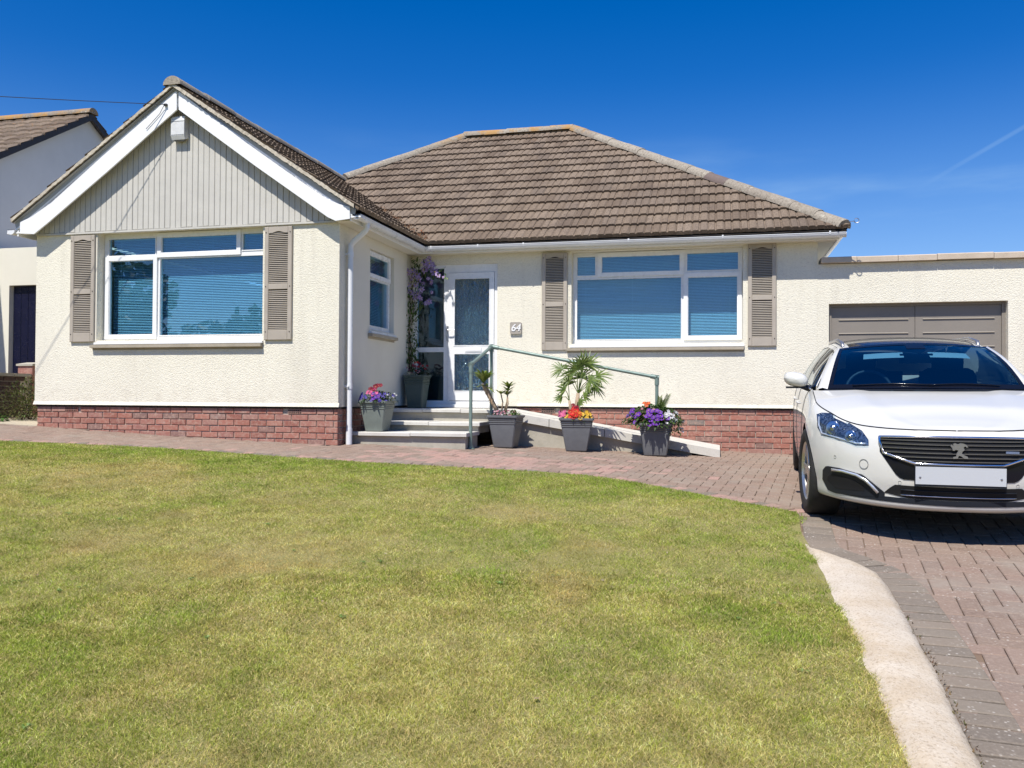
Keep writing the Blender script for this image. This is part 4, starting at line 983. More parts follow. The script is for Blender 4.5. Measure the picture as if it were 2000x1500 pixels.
# ramp along the wall
ry0 = ys3+.02; rp0 = onY(1008, 797, ry0); rp1 = onY(1407, 879, ry0)
ramp = empty('access_ramp', (-1.4, 11.5, zg(-1.4, 11.5)), 'pale concrete wheelchair ramp sloping down along the front wall', 'ramp')
ra, rb = xr3+.004, rp1.x; za, zb_ = min(zs3, rp0.z), rp1.z
mb = MB(); mb.prism([(ra, ry0+.06, za-.10), (rb-.35, ry0+.06, zb_-.0+(za-zb_)*.35/(rb-ra)-.10), (rb-.35, ry0+.06, -1.0), (ra, ry0+.06, -1.0)], (0, YM-ry0-.07, 0)); mb.build('ramp_wall', CONC, ramp)
n = 4
for i in range(n):
    t0_, t1_ = i/n+.0015, (i+1)/n-.0015; xa, xb = ra+(rb-ra)*t0_, ra+(rb-ra)*t1_; z0_, z1_ = za+(zb_-za)*t0_, za+(zb_-za)*t1_
    mb = MB(); mb.prism([(xa, ry0, z0_-.10), (xb, ry0, z1_-.10), (xb, ry0, z1_), (xa, ry0, z0_)], (0, YM-ry0-.004, 0)); mb.build('ramp_slab', SLAB, ramp)
    mb = MB(); mb.prism([(xa, ry0-.014, z0_-.052), (xb, ry0-.014, z1_-.052), (xb, ry0-.014, z1_-.046), (xa, ry0-.014, z0_-.046)], (0, .02, 0)) if False else None
RAIL = simple('green_grey_tube_paint', (.20, .27, .235), .45, .15, 9, metal=.2, grime=.25)
y1h = ys1+.05; b1 = onG(920, 877); P1t = V3((onY(920, 712, b1.y).x, b1.y, onY(920, 712, b1.y).z)); P1b = V3((P1t.x, b1.y, zg(P1t.x, b1.y)))
yh = ry0-.03; q = onY(960, 677, yh); P2t = V3((q.x, yh, q.z)); P2b = V3((q.x, yh, zs2-.1))
q = onY(1283, 737, yh); P3t = V3((q.x, yh, q.z)); P3b = V3((q.x, yh, zg(q.x, yh)))
hr = empty('handrail', P2b, 'grey green tubular handrail beside the steps and ramp', 'handrail')
for a, b in ((P1b, P1t), (P2b, P2t), (P3b, P3t)): MB().tube([a, b], .0215, 14).build('post', RAIL, hr, smooth=50)
for a, b in ((P1t, P2t), (P2t, P3t)): MB().tube([a, b], .0215, 14).build('rail', RAIL, hr, smooth=50)
for c_, ax, ln_ in ((P1t, (0, 0, -1), .10), (P2t, (0, 0, -1), .07), (P3t, (0, 0, -1), .10), (P2t, tuple((P3t-P2t).normalized()), .10), (P2t, tuple((P1t-P2t).normalized()), .07), (P3t, tuple((P2t-P3t).normalized()), .08), (P1t, tuple((P2t-P1t).normalized()), .06)):
    MB().tube([c_-V3(ax)*.028, c_+V3(ax)*ln_], .0285, 14).build('fitting', RAIL, hr, smooth=50)
for b in (P1b,): MB().lathe([(0, .0), (.055, .0), (.055, .008), (.03, .012), (.03, .04), (0, .04)], 18, Matrix.Translation(b+V3((0, 0, .002)))).build('base_flange', RAIL, hr, smooth=40)

# ================================================================== planters
POTG = simple('slate_grey_plastic_pot', (.125, .128, .135), .5, .12, 12, grime=.25, bump=.1)
POTN = simple('sage_green_grey_pot', (.16, .185, .165), .5, .12, 12, grime=.25, bump=.1)
POTD = simple('dark_green_grey_pot', (.075, .10, .082), .5, .12, 12, grime=.25, bump=.1)
COMP = simple('potting_compost', (.035, .024, .016), .95, .3, 40, bump=.6)
def pot(root, mat_, tw, bw_, h, rz, bands=4):
    """square tapered pot standing at the origin of root"""
    M0 = W[root.name] @ Matrix.Rotation(rz, 4, 'Z'); lv = [(0, bw_/2, 0), (0, bw_/2, .01)]
    mb = MB(); prof_ = [(bw_/2-.01, 0), (bw_/2, .012)]
    wz = lambda z: bw_/2+(tw/2-.012-bw_/2)*z/h
    zz = h*.72
    prof_.append((wz(zz-.004), zz-.004))
    for i in range(bands):
        z = zz+i*h*.058; prof_ += [(wz(z)-.001, z), (wz(z)+.0065, z+.006), (wz(z)+.0065, z+h*.034), (wz(z), z+h*.034+.005)]
    prof_ += [(tw/2-.010, h-.03), (tw/2, h-.026), (tw/2, h-.003), (tw/2-.004, h), (tw/2-.022, h), (tw/2-.026, h-.05)]
    ch = .012
    rings = []
    for (r, z) in prof_:
        rings.append([M0 @ V3(p) for p in ((r-ch, -r, z), (r, -r+ch, z), (r, r-ch, z), (r-ch, r, z), (-r+ch, r, z), (-r, r-ch, z), (-r, -r+ch, z), (-r+ch, -r, z))])
    vs_ = [v for r in rings for v in r]; fs_ = []
    for i in range(len(rings)-1):
        for k in range(8): fs_.append((i*8+k, i*8+(k+1) % 8, (i+1)*8+(k+1) % 8, (i+1)*8+k))
    fs_.append(tuple(range(8))[::-1]); mb.add(vs_, fs_); mb.build('pot', mat_, root, smooth=25)
    s_ = tw/2-.024; mb = MB(); g_ = [[M0 @ V3((-s_+2*s_*i/6, -s_+2*s_*j/6, h-.035+random.uniform(0, .012))) for j in range(7)] for i in range(7)]; mb.grid(g_); mb.build('compost', COMP, root)
def leafmesh(mb, p, d, up, L, wd, bend=.3, seg=3):
    d = d.normalized(); side = d.cross(up); side = side.normalized() if side.length > 1e-4 else V3((1, 0, 0)); pts = []
    for i in range(seg+1):
        t = i/seg; c_ = p + d*L*t - V3((0, 0, 1))*bend*L*t*t; w_ = wd*math.sin(math.pi*min(.97, .12+.88*t))**.8 if seg > 1 else wd; pts.append((c_-side*w_/2, c_+side*w_/2))
    vs_ = [q for a in pts for q in a]; mb.cr = random.random(); mb.add(vs_, [(2*i, 2*i+1, 2*i+3, 2*i+2) for i in range(seg)])
def rv(): return V3((random.gauss(0, 1), random.gauss(0, 1), random.gauss(0, 1))).normalized()
def clump(mb, c_, rx, ry, rz_, n, L, w_, droop=.4):
    for i in range(n):
        d = rv(); d.z = abs(d.z)*.9+.05; r = random.random()**.45; p = c_ + V3((d.x*rx*r, d.y*ry*r, d.z*rz_*r - (.10*rz_ if r > .9 else 0)))
        leafmesh(mb, p, (d+rv()*.7), V3((0, 0, 1)), L*random.uniform(.6, 1.3), w_*random.uniform(.7, 1.3), droop, 2)
def flower_mesh(name, mat_, cmat, n, R, cup=.25, wd=.62, ruff=0):
    mb = MB()
    for k in range(n):
        a_ = 2*math.pi*k/n; d = V3((math.cos(a_), math.sin(a_), 0)); s_ = V3((-math.sin(a_), math.cos(a_), 0)); w_ = R*wd
        pts = [d*R*.08, d*R*.45+s_*w_*.5+V3((0, 0, R*cup*.5)), d*R*.85+s_*w_*.42+V3((0, 0, R*cup)), d*R*1.0+V3((0, 0, R*cup*(.9-ruff))), d*R*.85-s_*w_*.42+V3((0, 0, R*cup)), d*R*.45-s_*w_*.5+V3((0, 0, R*cup*.5)), d*R*.55+V3((0, 0, R*cup*.25))]
        mb.cr = random.random(); mb.add(pts, [(0, 1, 6), (1, 2, 6), (2, 3, 6), (3, 4, 6), (4, 5, 6), (5, 0, 6)])
    mb.cm = 1; mb.lathe([(0, R*.22), (R*.13, R*.15), (R*.16, 0)], 6); return mb.mesh(name, [mat_, cmat])
def petal(name, c1, c2): return m_leaf(name, [c1, c2], .6, .3)
YEL = simple('flower_centre', (.55, .40, .05), .7)
GRN = m_leaf('bedding_leaf', [(.035, .075, .018), (.06, .12, .025), (.09, .15, .035)])
GRD = m_leaf('dark_bedding_leaf', [(.020, .045, .015), (.035, .07, .02), (.05, .09, .028)])
GRY = m_leaf('greyish_herb_leaf', [(.10, .13, .07), (.14, .17, .08), (.16, .13, .07)])
FL = {'purple': flower_mesh('purple_petunia', petal('purple_petal', (.17, .03, .40), (.24, .06, .55)), YEL, 5, .034, .2, .85),
      'blue': flower_mesh('blue_lobelia', petal('blue_violet_petal', (.06, .04, .36), (.13, .10, .50)), YEL, 5, .020, .2, .8),
      'pink': flower_mesh('pink_geranium', petal('pink_petal', (.70, .08, .28), (.80, .20, .40)), YEL, 5, .030, .3, .85),
      'crimson': flower_mesh('crimson_flower', petal('crimson_petal', (.22, .008, .03), (.38, .015, .06)), YEL, 5, .034, .3, .85),
      'red': flower_mesh('red_flower', petal('red_petal', (.70, .02, .02), (.80, .06, .04)), YEL, 5, .032, .3, .85),
      'yellow': flower_mesh('yellow_flower', petal('yellow_petal', (.80, .42, .02), (.85, .60, .08)), YEL, 6, .030, .25, .8),
      'orange': flower_mesh('orange_flower', petal('orange_petal', (.80, .20, .03), (.80, .12, .05)), YEL, 5, .028, .25, .8),
      'white': flower_mesh('white_flower', petal('white_petal', (.72, .70, .74), (.80, .80, .82)), YEL, 5, .024, .25, .8),
      'lilac': flower_mesh('lilac_flower', petal('lilac_petal', (.42, .27, .60), (.58, .44, .74)), YEL, 6, .062, -.12, .50),
      'pale': flower_mesh('pale_pink_flower', petal('pale_pink_petal', (.60, .30, .38), (.50, .18, .25)), YEL, 5, .018, .25, .8)}
def flower(root, kind, p, out=None, sc=1.0):
    d = (out if out is not None else V3((random.gauss(0, .5), -.9+random.gauss(0, .3), .7+random.gauss(0, .3)))).normalized()
    inst('flower', FL[kind], root, Matrix.Translation(p) @ d.to_track_quat('Z', 'Y').to_matrix().to_4x4() @ Matrix.Rotation(random.uniform(0, 6), 4, 'Z') @ Matrix.Scale(sc*random.uniform(.85, 1.15), 4))
GP = 'planters by the front door'
def dome_flowers(root, c_, rx, rz_, spec, front=True):
    for kind, n, (u0, u1), (v0, v1), sc in spec:
        for i in range(n):
            u, v_ = random.uniform(u0, u1), random.uniform(v0, v1); y_ = -math.sqrt(max(0, 1-u*u-v_*v_*.6))*rx*.95
            flower(root, kind, c_+V3((u*rx, y_, v_*rz_)), V3((u*.6, -.8, .55+random.gauss(0, .2))), sc)
# 1: low sage pot on the bottom step
B = V3((onY(737, 843, ys1+.20).x, ys1+.20, zs1+.001)); pt = empty('planter', B, 'sage grey square planter with pink and blue flowers on the bottom step', 'planter', GP)
pot(pt, POTN, .375, .235, .385, rad(0)); c_ = B+V3((0, 0, .375)); mb = MB(); clump(mb, c_, .25, .23, .15, 420, .045, .022); o = mb.build('foliage', GRD, pt); o['kind'] = 'stuff'
mb = MB(); clump(mb, c_+V3((.12, -.03, .02)), .14, .16, .11, 160, .04, .012); o = mb.build('herb_foliage', GRY, pt); o['kind'] = 'stuff'
dome_flowers(pt, c_, .23, .15, [('blue', 16, (-.95, -.2), (.1, .8), 1), ('blue', 18, (.0, .95), (.0, .7), 1.1), ('pink', 8, (-.3, .25), (.5, 1.05), .8), ('crimson', 7, (-.35, .2), (.9, 1.35), 1), ('white', 5, (.7, 1.1), (.2, .7), .6), ('purple', 3, (.1, .4), (.2, .5), .8)])
# 2: tall dark pot against the side light
B = V3((onY(814, 793, YM-.30).x, YM-.30, zs3+.001)); pt2 = empty('planter', B, 'tall dark green planter with red fuchsia beside the front door', 'planter', GP)
pot(pt2, POTD, .335, .215, .475, rad(0)); c_ = B+V3((0, 0, .465)); mb = MB(); clump(mb, c_, .19, .17, .16, 330, .04, .02); o = mb.build('foliage', GRD, pt2); o['kind'] = 'stuff'
dome_flowers(pt2, c_, .18, .17, [('crimson', 10, (-.8, .9), (.3, 1.1), .6), ('pale', 10, (-.8, .9), (.2, 1.0), .8), ('red', 3, (-.3, .3), (.9, 1.2), .5)])
# 3: grey pot with a pair of spiky succulents
B = onG(983, 875.5); B = V3((B.x, B.y+.13, zg(B.x, B.y+.13)+.003)); pt3 = empty('planter', B, 'grey square planter with two spiky leaved stems beside the handrail', 'planter', GP)
pot(pt3, POTG, .40, .255, .41, rad(-3)); c_ = B+V3((0, 0, .40)); mb = MB(); clump(mb, c_, .19, .18, .09, 330, .03, .014); o = mb.build('foliage', GRY, pt3); o['kind'] = 'stuff'
mb = MB(); clump(mb, c_+V3((.12, -.06, .02)), .09, .1, .06, 90, .035, .02); o = mb.build('green_foliage', m_leaf('fresh_leaf', [(.09, .18, .03), (.14, .24, .05)]), pt3); o['kind'] = 'stuff'
dome_flowers(pt3, c_, .18, .08, [('pale', 16, (-.9, .8), (.1, .9), .8), ('white', 6, (-.8, .0), (.2, .8), .5)])
BARK = simple('pale_fibrous_stem', (.44, .33, .22), .9, .35, 30, bump=.8); SPK = m_leaf('spiky_leaf', [(.14, .22, .035), (.22, .31, .05), (.32, .37, .08)], .45, .3)
yk = B.y-.02
def P3_(x, y): q = onY(x, y, yk); return V3((q.x, yk+random.uniform(-.03, .03), q.z))
def rosette(root, c_, n, L, w_, up=.5, name='leaf_rosette', m=None):
    mb = MB()
    for i in range(n):
        a_ = 2*math.pi*i/n*2.4; e = up+random.uniform(-.35, .5); leafmesh(mb, c_, V3((math.cos(a_), math.sin(a_), e)), V3((0, 0, 1)), L*random.uniform(.75, 1.15), w_, .35, 4)
    mb.build(name, m or SPK, root)
s1 = [P3_(972, 806), P3_(962, 786), P3_(953, 768), P3_(945, 748)]; MB().tube(s1, [.028, .027, .032, .036], 9).build('stem', BARK, pt3, smooth=True)
mb = MB()
for i in range(46):
    t = random.uniform(.25, 1); k = min(2, int(t*3)); p = s1[k].lerp(s1[k+1], t*3-k); d = rv(); d.z = -.3+random.random(); leafmesh(mb, p, d, V3((0, 0, 1)), .07, .012, .6, 2)
mb.build('dead_leaf_skirt', m_leaf('dead_leaf', [(.36, .23, .13), (.45, .32, .2), (.27, .17, .1)], .8), pt3)
rosette(pt3, s1[-1], 34, .29, .045, 1.5); rosette(pt3, s1[-1]+V3((.02, 0, -.05)), 14, .20, .035, .3)
for pts in ([(980, 805), (981, 785), (978, 770)], [(984, 805), (990, 785), (992, 764)], [(987, 806), (993, 788), (990, 772)]):
    ss = [P3_(*q) for q in pts]; MB().tube(ss, [.011, .009, .008], 7).build('stem', BARK, pt3, smooth=True); rosette(pt3, ss[-1], 15, .15, .026, .9)
rosette(pt3, P3_(992, 757), 22, .18, .03, 1.0)
# 4: fan palm
B = onG(1123, 882.5); B = V3((B.x, B.y+.135, zg(B.x, B.y+.135)+.003)); pt4 = empty('planter', B, 'grey square planter with a fan palm and red and yellow flowers', 'planter', GP)
pot(pt4, POTG, .43, .265, .415, rad(7)); c_ = B+V3((0, 0, .405)); mb = MB(); clump(mb, c_, .22, .2, .11, 380, .05, .026); o = mb.build('foliage', GRN, pt4); o['kind'] = 'stuff'
dome_flowers(pt4, c_, .22, .12, [('pink', 12, (-1.0, -.55), (.1, .7), .9), ('red', 11, (-.25, .15), (.1, 1.1), 1), ('crimson', 5, (-.3, .2), (.9, 1.4), .9), ('yellow', 9, (.2, 1.0), (.0, .7), 1), ('orange', 6, (-.1, .4), (.3, .8), .9), ('yellow', 3, (-.5, -.2), (.1, .5), .9)])
PALM = m_leaf('fan_palm_leaf', [(.085, .145, .03), (.14, .21, .04), (.22, .28, .06)], .4, .3); yp = B.y
def P4_(x, y, dy=0): q = onY(x, y, yp+dy); return V3((q.x, yp+dy, q.z))
MB().tube([P4_(1128, 812), P4_(1127, 790), P4_(1129, 768)], [.035, .03, .022], 10).build('trunk', BARK, pt4, smooth=True)
MB().tube([P4_(1117, 812, -.03), P4_(1114, 796, -.03), P4_(1112, 782, -.03)], [.026, .022, .014], 9).build('trunk', BARK, pt4, smooth=True)
def frond(base, hub, dirv, R, nl=15, spread=200, droop=.25):
    mb = MB(); mid = base.lerp(hub, .5)+V3((0, 0, .03)); mb.tube([base, mid, hub], [.006, .005, .004], 5)
    dirv = dirv.normalized(); nrm = (V3((0, -1, .9)) - dirv*V3((0, -1, .9)).dot(dirv)).normalized(); side = dirv.cross(nrm)
    for i in range(nl):
        a_ = rad(-spread/2 + spread*i/(nl-1)); d = dirv*math.cos(a_) + side*math.sin(a_) + nrm*.12*random.uniform(-1, 1); leafmesh(mb, hub, d, nrm+rv()*.25, R*random.uniform(.85, 1.1)*(1-.22*abs(i/(nl-1)-.5)*2), .020, droop*random.uniform(.4, 1.6), 4)
    mb.build('palm_frond', PALM, pt4)
crown = P4_(1129, 766)
for (x, y, dx_, dz_, R, dy_) in ((1118, 735, -.9, .55, .24, .05), (1098, 722, -.8, .6, .19, .12), (1127, 722, -.25, 1, .26, -.05), (1148, 712, .35, 1, .25, .08), (1166, 735, 1, .25, .24, -.06), (1150, 742, .7, .1, .20, -.14), (1136, 738, .1, .9, .27, .14), (1160, 752, .9, -.35, .18, .05), (1138, 712, .15, 1, .22, .0)):
    frond(crown+V3((random.uniform(-.01, .01), 0, -.02)), P4_(x, y, dy_), V3((dx_, -.25 if dy_ < .02 else .2, dz_)), R)
cr2 = P4_(1112, 783, -.03)
for (x, y, dx_, dz_, R, dy_) in ((1104, 762, -.9, .5, .15, -.05), (1110, 752, -.2, 1, .16, .02), (1098, 776, -1, .1, .13, -.08), (1140, 775, .8, .6, .17, -.1), (1146, 762, .7, .7, .14, .05), (1130, 785, .9, .3, .12, -.12)):
    frond(cr2 if x < 1120 else P4_(1127, 795, -.04), P4_(x, y, dy_), V3((dx_, -.3, dz_)), R, 11, 150)
# 5: petunias and a young palm
B = onG(1279, 891.5); B = V3((B.x, B.y+.14, zg(B.x, B.y+.14)+.003)); pt5 = empty('planter', B, 'grey square planter with purple and white petunias at the end of the row', 'planter', GP)
pot(pt5, POTG, .415, .275, .40, rad(2)); c_ = B+V3((-.03, 0, .39)); mb = MB(); clump(mb, c_, .36, .29, .27, 1500, .055, .034, .6)
for i in range(120): p = c_+V3((random.uniform(.16, .34), -.12+random.uniform(-.06, .06), random.uniform(-.14, .06))); leafmesh(mb, p, rv(), V3((0, 0, 1)), .04, .02, .4, 2)
o = mb.build('foliage', GRN, pt5); o['kind'] = 'stuff'
dome_flowers(pt5, c_, .31, .22, [('purple', 24, (-1.0, .35), (-.1, .75), 1.0), ('purple', 5, (.2, .6), (.2, .5), .9), ('orange', 6, (-.35, -.05), (.85, 1.15), .9), ('white', 26, (.52, .98), (.05, .75), 1), ('white', 7, (.9, 1.25), (-.5, .3), .8), ('pale', 4, (-.5, .1), (.5, .9), 1)])
yp = B.y
for (x, y, dx_, dz_) in ((1293, 790, .3, 1), (1301, 782, .75, .8), (1288, 785, -.05, 1)):
    mb = MB(); b_, t_ = P4_(1284, 822), P4_(x, y); 
    tip = b_ + (t_-b_)*1.25; mb.tube([b_, b_.lerp(t_, .5)+V3((0, 0, .012)), t_, tip], [.005, .004, .003, .001], 5)
    for i in range(26):
        t = .25+.75*i/26; p = b_.lerp(tip, t); s_ = 1 if i % 2 else -1; d = (tip-b_).normalized()*.8 + V3((s_*.45, s_*.3, .1)); leafmesh(mb, p, d, V3((0, -1, .3)), .11*(1.1-t*.5), .010, .25, 3)
    mb.build('palm_frond', PALM, pt5)

# ================================================================== clematis in the corner
cl0 = V3((onY(800, 725, YM-.08).x, YM-.08, zs3+.45)); cm = empty('clematis', cl0, 'lilac flowered clematis climbing the corner beside the front door', 'climbing plant')
def PC(x, y, d=.10): q = onY(x, y, YM-d); return V3((q.x, YM-d, q.z))
TWIG = simple('brown_vine_stem', (.13, .085, .05), .85, .3, 30)
for k in range(6):
    pts = [PC(800+random.uniform(-3, 5), 725), PC(801+random.uniform(-6, 8), 690, random.uniform(.05, .12)), PC(800+random.uniform(-8, 8), 650, random.uniform(.05, .12)), PC(802+random.uniform(-8, 8), 610, random.uniform(.05, .12)), PC(805+random.uniform(-8, 12), 560, .08), PC(815+random.uniform(-14, 25), 515+random.uniform(-5, 15), .08)]
    MB().tube(pts, [.006, .005, .005, .004, .004, .002], 6).build('vine_stem', TWIG, cm, smooth=True)
lf = MB()
def vine(n, x0, x1, y0, y1, dmax=.2):
    for i in range(n):
        x, y = random.uniform(x0, x1), random.uniform(y0, y1); leafmesh(lf, PC(x, y, random.uniform(.02, dmax)), rv()+V3((0, -.4, 0)), V3((0, 0, 1)), random.uniform(.03, .06), random.uniform(.02, .035), .5, 2)
vine(150, 790, 816, 590, 690); vine(140, 793, 815, 640, 715); vine(120, 790, 826, 520, 600); vine(90, 805, 845, 502, 535); vine(60, 800, 815, 690, 725); vine(26, 783, 800, 600, 640); vine(16, 845, 875, 515, 545); vine(24, 803, 812, 505, 525)
vine(110, 788, 822, 545, 640); o = lf.build('foliage', m_leaf('clematis_leaf', [(.05, .10, .02), (.09, .16, .03), (.14, .21, .05)]), cm); o['kind'] = 'stuff'
for (x, y, s_) in ((795, 532, 1), (806, 528, 1), (814, 536, .95), (803, 543, 1), (792, 546, .8), (818, 546, .9), (828, 527, 1), (839, 515, 1.1), (834, 524, 1.1), (844, 521, 1.05), (849, 531, 1), (830, 512, .9), (838, 503, .75), (842, 551, .8), (836, 544, .6), (795, 568, 1), (803, 571, .8), (823, 565, .9), (816, 574, 1), (811, 580, .85), (821, 582, .7), (832, 592, .7), (838, 589, .7), (843, 571, .55), (826, 553, .6), (812, 556, .8), (798, 556, .7), (857, 538, .6), (866, 541, .5)):
    flower(cm, 'lilac', PC(x, y, random.uniform(.10, .20)), V3((random.gauss(0, .35), -1, random.gauss(.25, .3))), s_)

# ================================================================== next door
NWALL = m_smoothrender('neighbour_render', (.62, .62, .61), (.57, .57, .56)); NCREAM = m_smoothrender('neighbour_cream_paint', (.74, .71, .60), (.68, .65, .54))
XN = -12.3; ap = onX(170, 226, XN); lo = onX(0, 297, XN); sl_ = (ap.z-lo.z)/(ap.y-lo.y); yc = 9.3; zc = ap.z-(ap.y-yc)*sl_; ybk = 2*ap.y-yc
nh = empty('neighbour_house', (-14, ap.y, -.4), 'neighbouring gabled house with pale shaded end wall and lichened tiles', 'house')
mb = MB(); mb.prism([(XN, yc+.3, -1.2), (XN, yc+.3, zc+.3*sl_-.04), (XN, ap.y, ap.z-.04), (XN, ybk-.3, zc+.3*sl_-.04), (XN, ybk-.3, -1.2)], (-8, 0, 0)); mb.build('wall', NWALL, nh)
csn, snn = math.cos(math.atan(sl_)), math.sin(math.atan(sl_)); Ln = (ap.y-yc)/csn; NT_ = m_tile
mb = MB()
mb.quad((XN+.12, yc, zc-.02), (XN-8, yc, zc-.02), (XN-8, ap.y, ap.z-.02), (XN+.12, ap.y, ap.z-.02)); mb.quad((XN+.12, ybk, zc-.02), (XN-8, ybk, zc-.02), (XN-8, ap.y, ap.z-.02), (XN+.12, ap.y, ap.z-.02)); nroof = mb.build('roof', DECK, nh)
rest = MB()
for sgn in (-1, 1):
    k = 0
    while k*.33 < Ln:
        a_, b_ = k*.33, min(Ln, (k+1)*.33+.03)
        for i in range(0, 27):
            x1_ = XN+.14-i*.3; x0_ = x1_-.3; own = sgn < 0 and i < 10 and k > 1; rm = MB() if own else rest; rm.cr = random.random()
            P = lambda s_, z, x: (x, (yc if sgn < 0 else ybk)-sgn*s_*csn, zc+s_*snn+z)
            z0_, z1_ = .055+random.uniform(-.004, .004), .02
            for (xa, xb, h0, h1) in ((x0_, x0_+.09, 0, .02), (x0_+.09, x0_+.21, .02, .02), (x0_+.21, x1_, .02, 0)):
                rm.quad(P(a_, z0_+h0, xa), P(a_, z0_+h1, xb), P(b_, z1_+h1, xb), P(b_, z1_+h0, xa)); rm.quad(P(a_, -.01, xa), P(a_, -.01, xb), P(a_, z0_+h1, xb), P(a_, z0_+h0, xa))
            if own: rm.cr = 0; rm.build('roof_tile', TILE, nroof)
        k += 1
o = rest.build('roof_tiles_beyond', TILE, nroof); o['kind'] = 'stuff'
mb = MB()
for sgn in (-1, 1):
    P = lambda y_, z: (XN+.13, y_, z); ye = yc if sgn < 0 else ybk
    mb.prism([P(ye, zc-.08), P(ye, zc+.035), P(ap.y, ap.z+.035), P(ap.y, ap.z-.10)], (-.05, 0, 0))
mb.build('barge_board', simple('dark_brown_barge', (.03, .025, .025), .6), nh)
nr = MB(); rows = [[(x, ap.y+.13*math.cos(t_), ap.z+.02+.12*math.sin(t_)) for t_ in [math.pi*i/10 for i in range(11)]] for x in (XN+.16, XN-8)]; nr.grid(rows)
nr.add(rows[0], [tuple(range(11))]); nr.build('ridge', RIDGE, nroof)
ye_ = 12.0; et = onY(30, 484, ye_); xd0, xd1 = onY(17, 640, ye_).x, onY(92, 640, ye_).x; zd1 = onY(40, 557, ye_).z
mb = MB(); wall_panel(mb, (XN+.001, -9.25), (-1.1, et.z), [(xd0, xd1, -1.2, zd1)], fY(ye_), .2); mb.box(XN+.001, -9.25, ye_+.21, ye_+4, et.z-.1, et.z-.02); mb.build('lean_to_wall', NCREAM, nh)
mb = MB(); mb.box(xd0, xd1, ye_+.1, ye_+.15, -1.0, zd1); dn = mb.build('side_door', NAVY, nh)
for i in range(5):
    x = xd0+.02+i*(xd1-xd0-.04)/5; mb = MB(); mb.cbox(x, x+(xd1-xd0-.04)/5-.006, ye_+.085, ye_+.099, -.98, zd1-.03, .004); mb.build('door_plank', NAVY, dn)
# boundary wall of dark brick, seen along its shaded side
XB = -10.45; bwz = onX(0, 728, XB).z; yb0, yb1 = 7.2, onX(60, 728, XB).y
bwl = empty('boundary_wall', (XB, 9.5, zg(XB, 9.5)), 'low dark brick boundary wall left of the gable', 'wall')
DBR = simple('dark_brick', (.085, .05, .042), .9, .4, 25, bump=.4)
mb = MB(); mb.box(XB-.2, XB-.012, yb0, yb1, -1.2, bwz-.045); core = mb.build('core', MORTAR, bwl)
dm = MB().cbox(-.107, .107, 0, .03, -.0325, .0325, .004).mesh('wall_brick', DBR)
z = bwz-.045-.04; r_ = 0
while z > -.6:
    y_ = yb0+.12+(BL/2 if r_ % 2 else 0)
    while y_ < yb1-.1: inst('brick', dm, core, Matrix.Translation((XB+random.uniform(-.002, .003), y_, z)) @ Matrix.Rotation(math.pi/2, 4, 'Z')); y_ += BL
    z -= BC; r_ += 1
mb = MB(); y_ = yb0
while y_ < yb1-.05: mb = MB(); mb.box(XB-.23, XB+.02, y_+.004, min(yb1, y_+.6)-.004, bwz-.045, bwz); mb.build('coping_slab', CONC, bwl); y_ += .6
pz = onX(62, 711, XB).z; mb = MB(); mb.box(XB-.24, XB+.03, yb1, yb1+.27, -1.2, pz-.03); mb.build('pier', BRICK, bwl); mb = MB(); mb.prism([(XB-.26, yb1-.02, pz-.03), (XB-.26, yb1-.02, pz), (XB-.2, yb1+.135, pz+.03), (XB-.26, yb1+.29, pz), (XB-.26, yb1+.29, pz-.03)], (.31, 0, 0)); mb.build('pier_cap', CONC, bwl)
# shrub in the gap
sb = onX(30, 826, -9.75); sc0 = V3((-9.75, 10.35, zg(-9.75, 10.35))); sh = empty('shrub', sc0, 'small bronze green shrub beside the left end of the brick plinth', 'shrub')
BRZ = m_leaf('bronze_green_leaf', [(.07, .10, .025), (.12, .14, .035), (.17, .14, .05), (.11, .17, .035)], .55)
mb = MB()
for i in range(9): 
    d = rv(); d.z = abs(d.z)+.6; MB.tube(mb, [sc0+V3((random.uniform(-.1, .1), random.uniform(-.1, .1), 0)), sc0+d.normalized()*.4], [.008, .003], 5)
mb.build('branches', TWIG, sh); mb = MB()
for i in range(2600):
    d = rv(); d.z = abs(d.z); r = random.random()**.4; p = sc0+V3((d.x*.48*r, d.y*.40*r, .04+d.z*.56*r+random.gauss(0, .02))); leafmesh(mb, p, d+rv()*.6, V3((0, 0, 1)), random.uniform(.03, .06), random.uniform(.012, .022), .3, 2)
o = mb.build('foliage', BRZ, sh); o['kind'] = 'stuff'
gp = V3((-9.95, 9.75, zg(-9.95, 9.75))); gc = empty('green_plant', gp, 'low bright green leafy plant left of the bronze shrub', 'plant'); mb = MB(); clump(mb, gp, .35, .25, .2, 380, .06, .04); mb.build('foliage', m_leaf('bright_leaf', [(.05, .14, .02), (.09, .2, .03)]), gc)

# ================================================================== overhead service cable
CAB = simple('black_cable', (.02, .02, .022), .6)
a_ = onY(322, 204, YBG-.03); b_ = onY(0, 181, 8.28); e_ = a_+(b_-a_)*4.0
pts = [a_.lerp(e_, i/24)+V3((0, 0, -.06*(1-(2*i/24-1)**2))) for i in range(25)]
mb = MB(); mb.tube(pts, .0045, 6); cb = mb.build('overhead_cable', CAB); tag(cb, 'thin black overhead cable running to the gable apex', 'cable')
mb = MB(); t_ = onY(318, 210, YBG-.02); q2 = onY(312, 222, YBG-.012); q3 = onY(296, 240, YBG-.012); mb.tube([a_, t_, q2, q3, onY(285, 252, YBG-.012)], .0035, 5); mb.box(a_.x-.02, a_.x+.02, YBG-.03, YBG-.002, a_.z-.012, a_.z+.012); mb.build('drop_wire', CAB, cb)

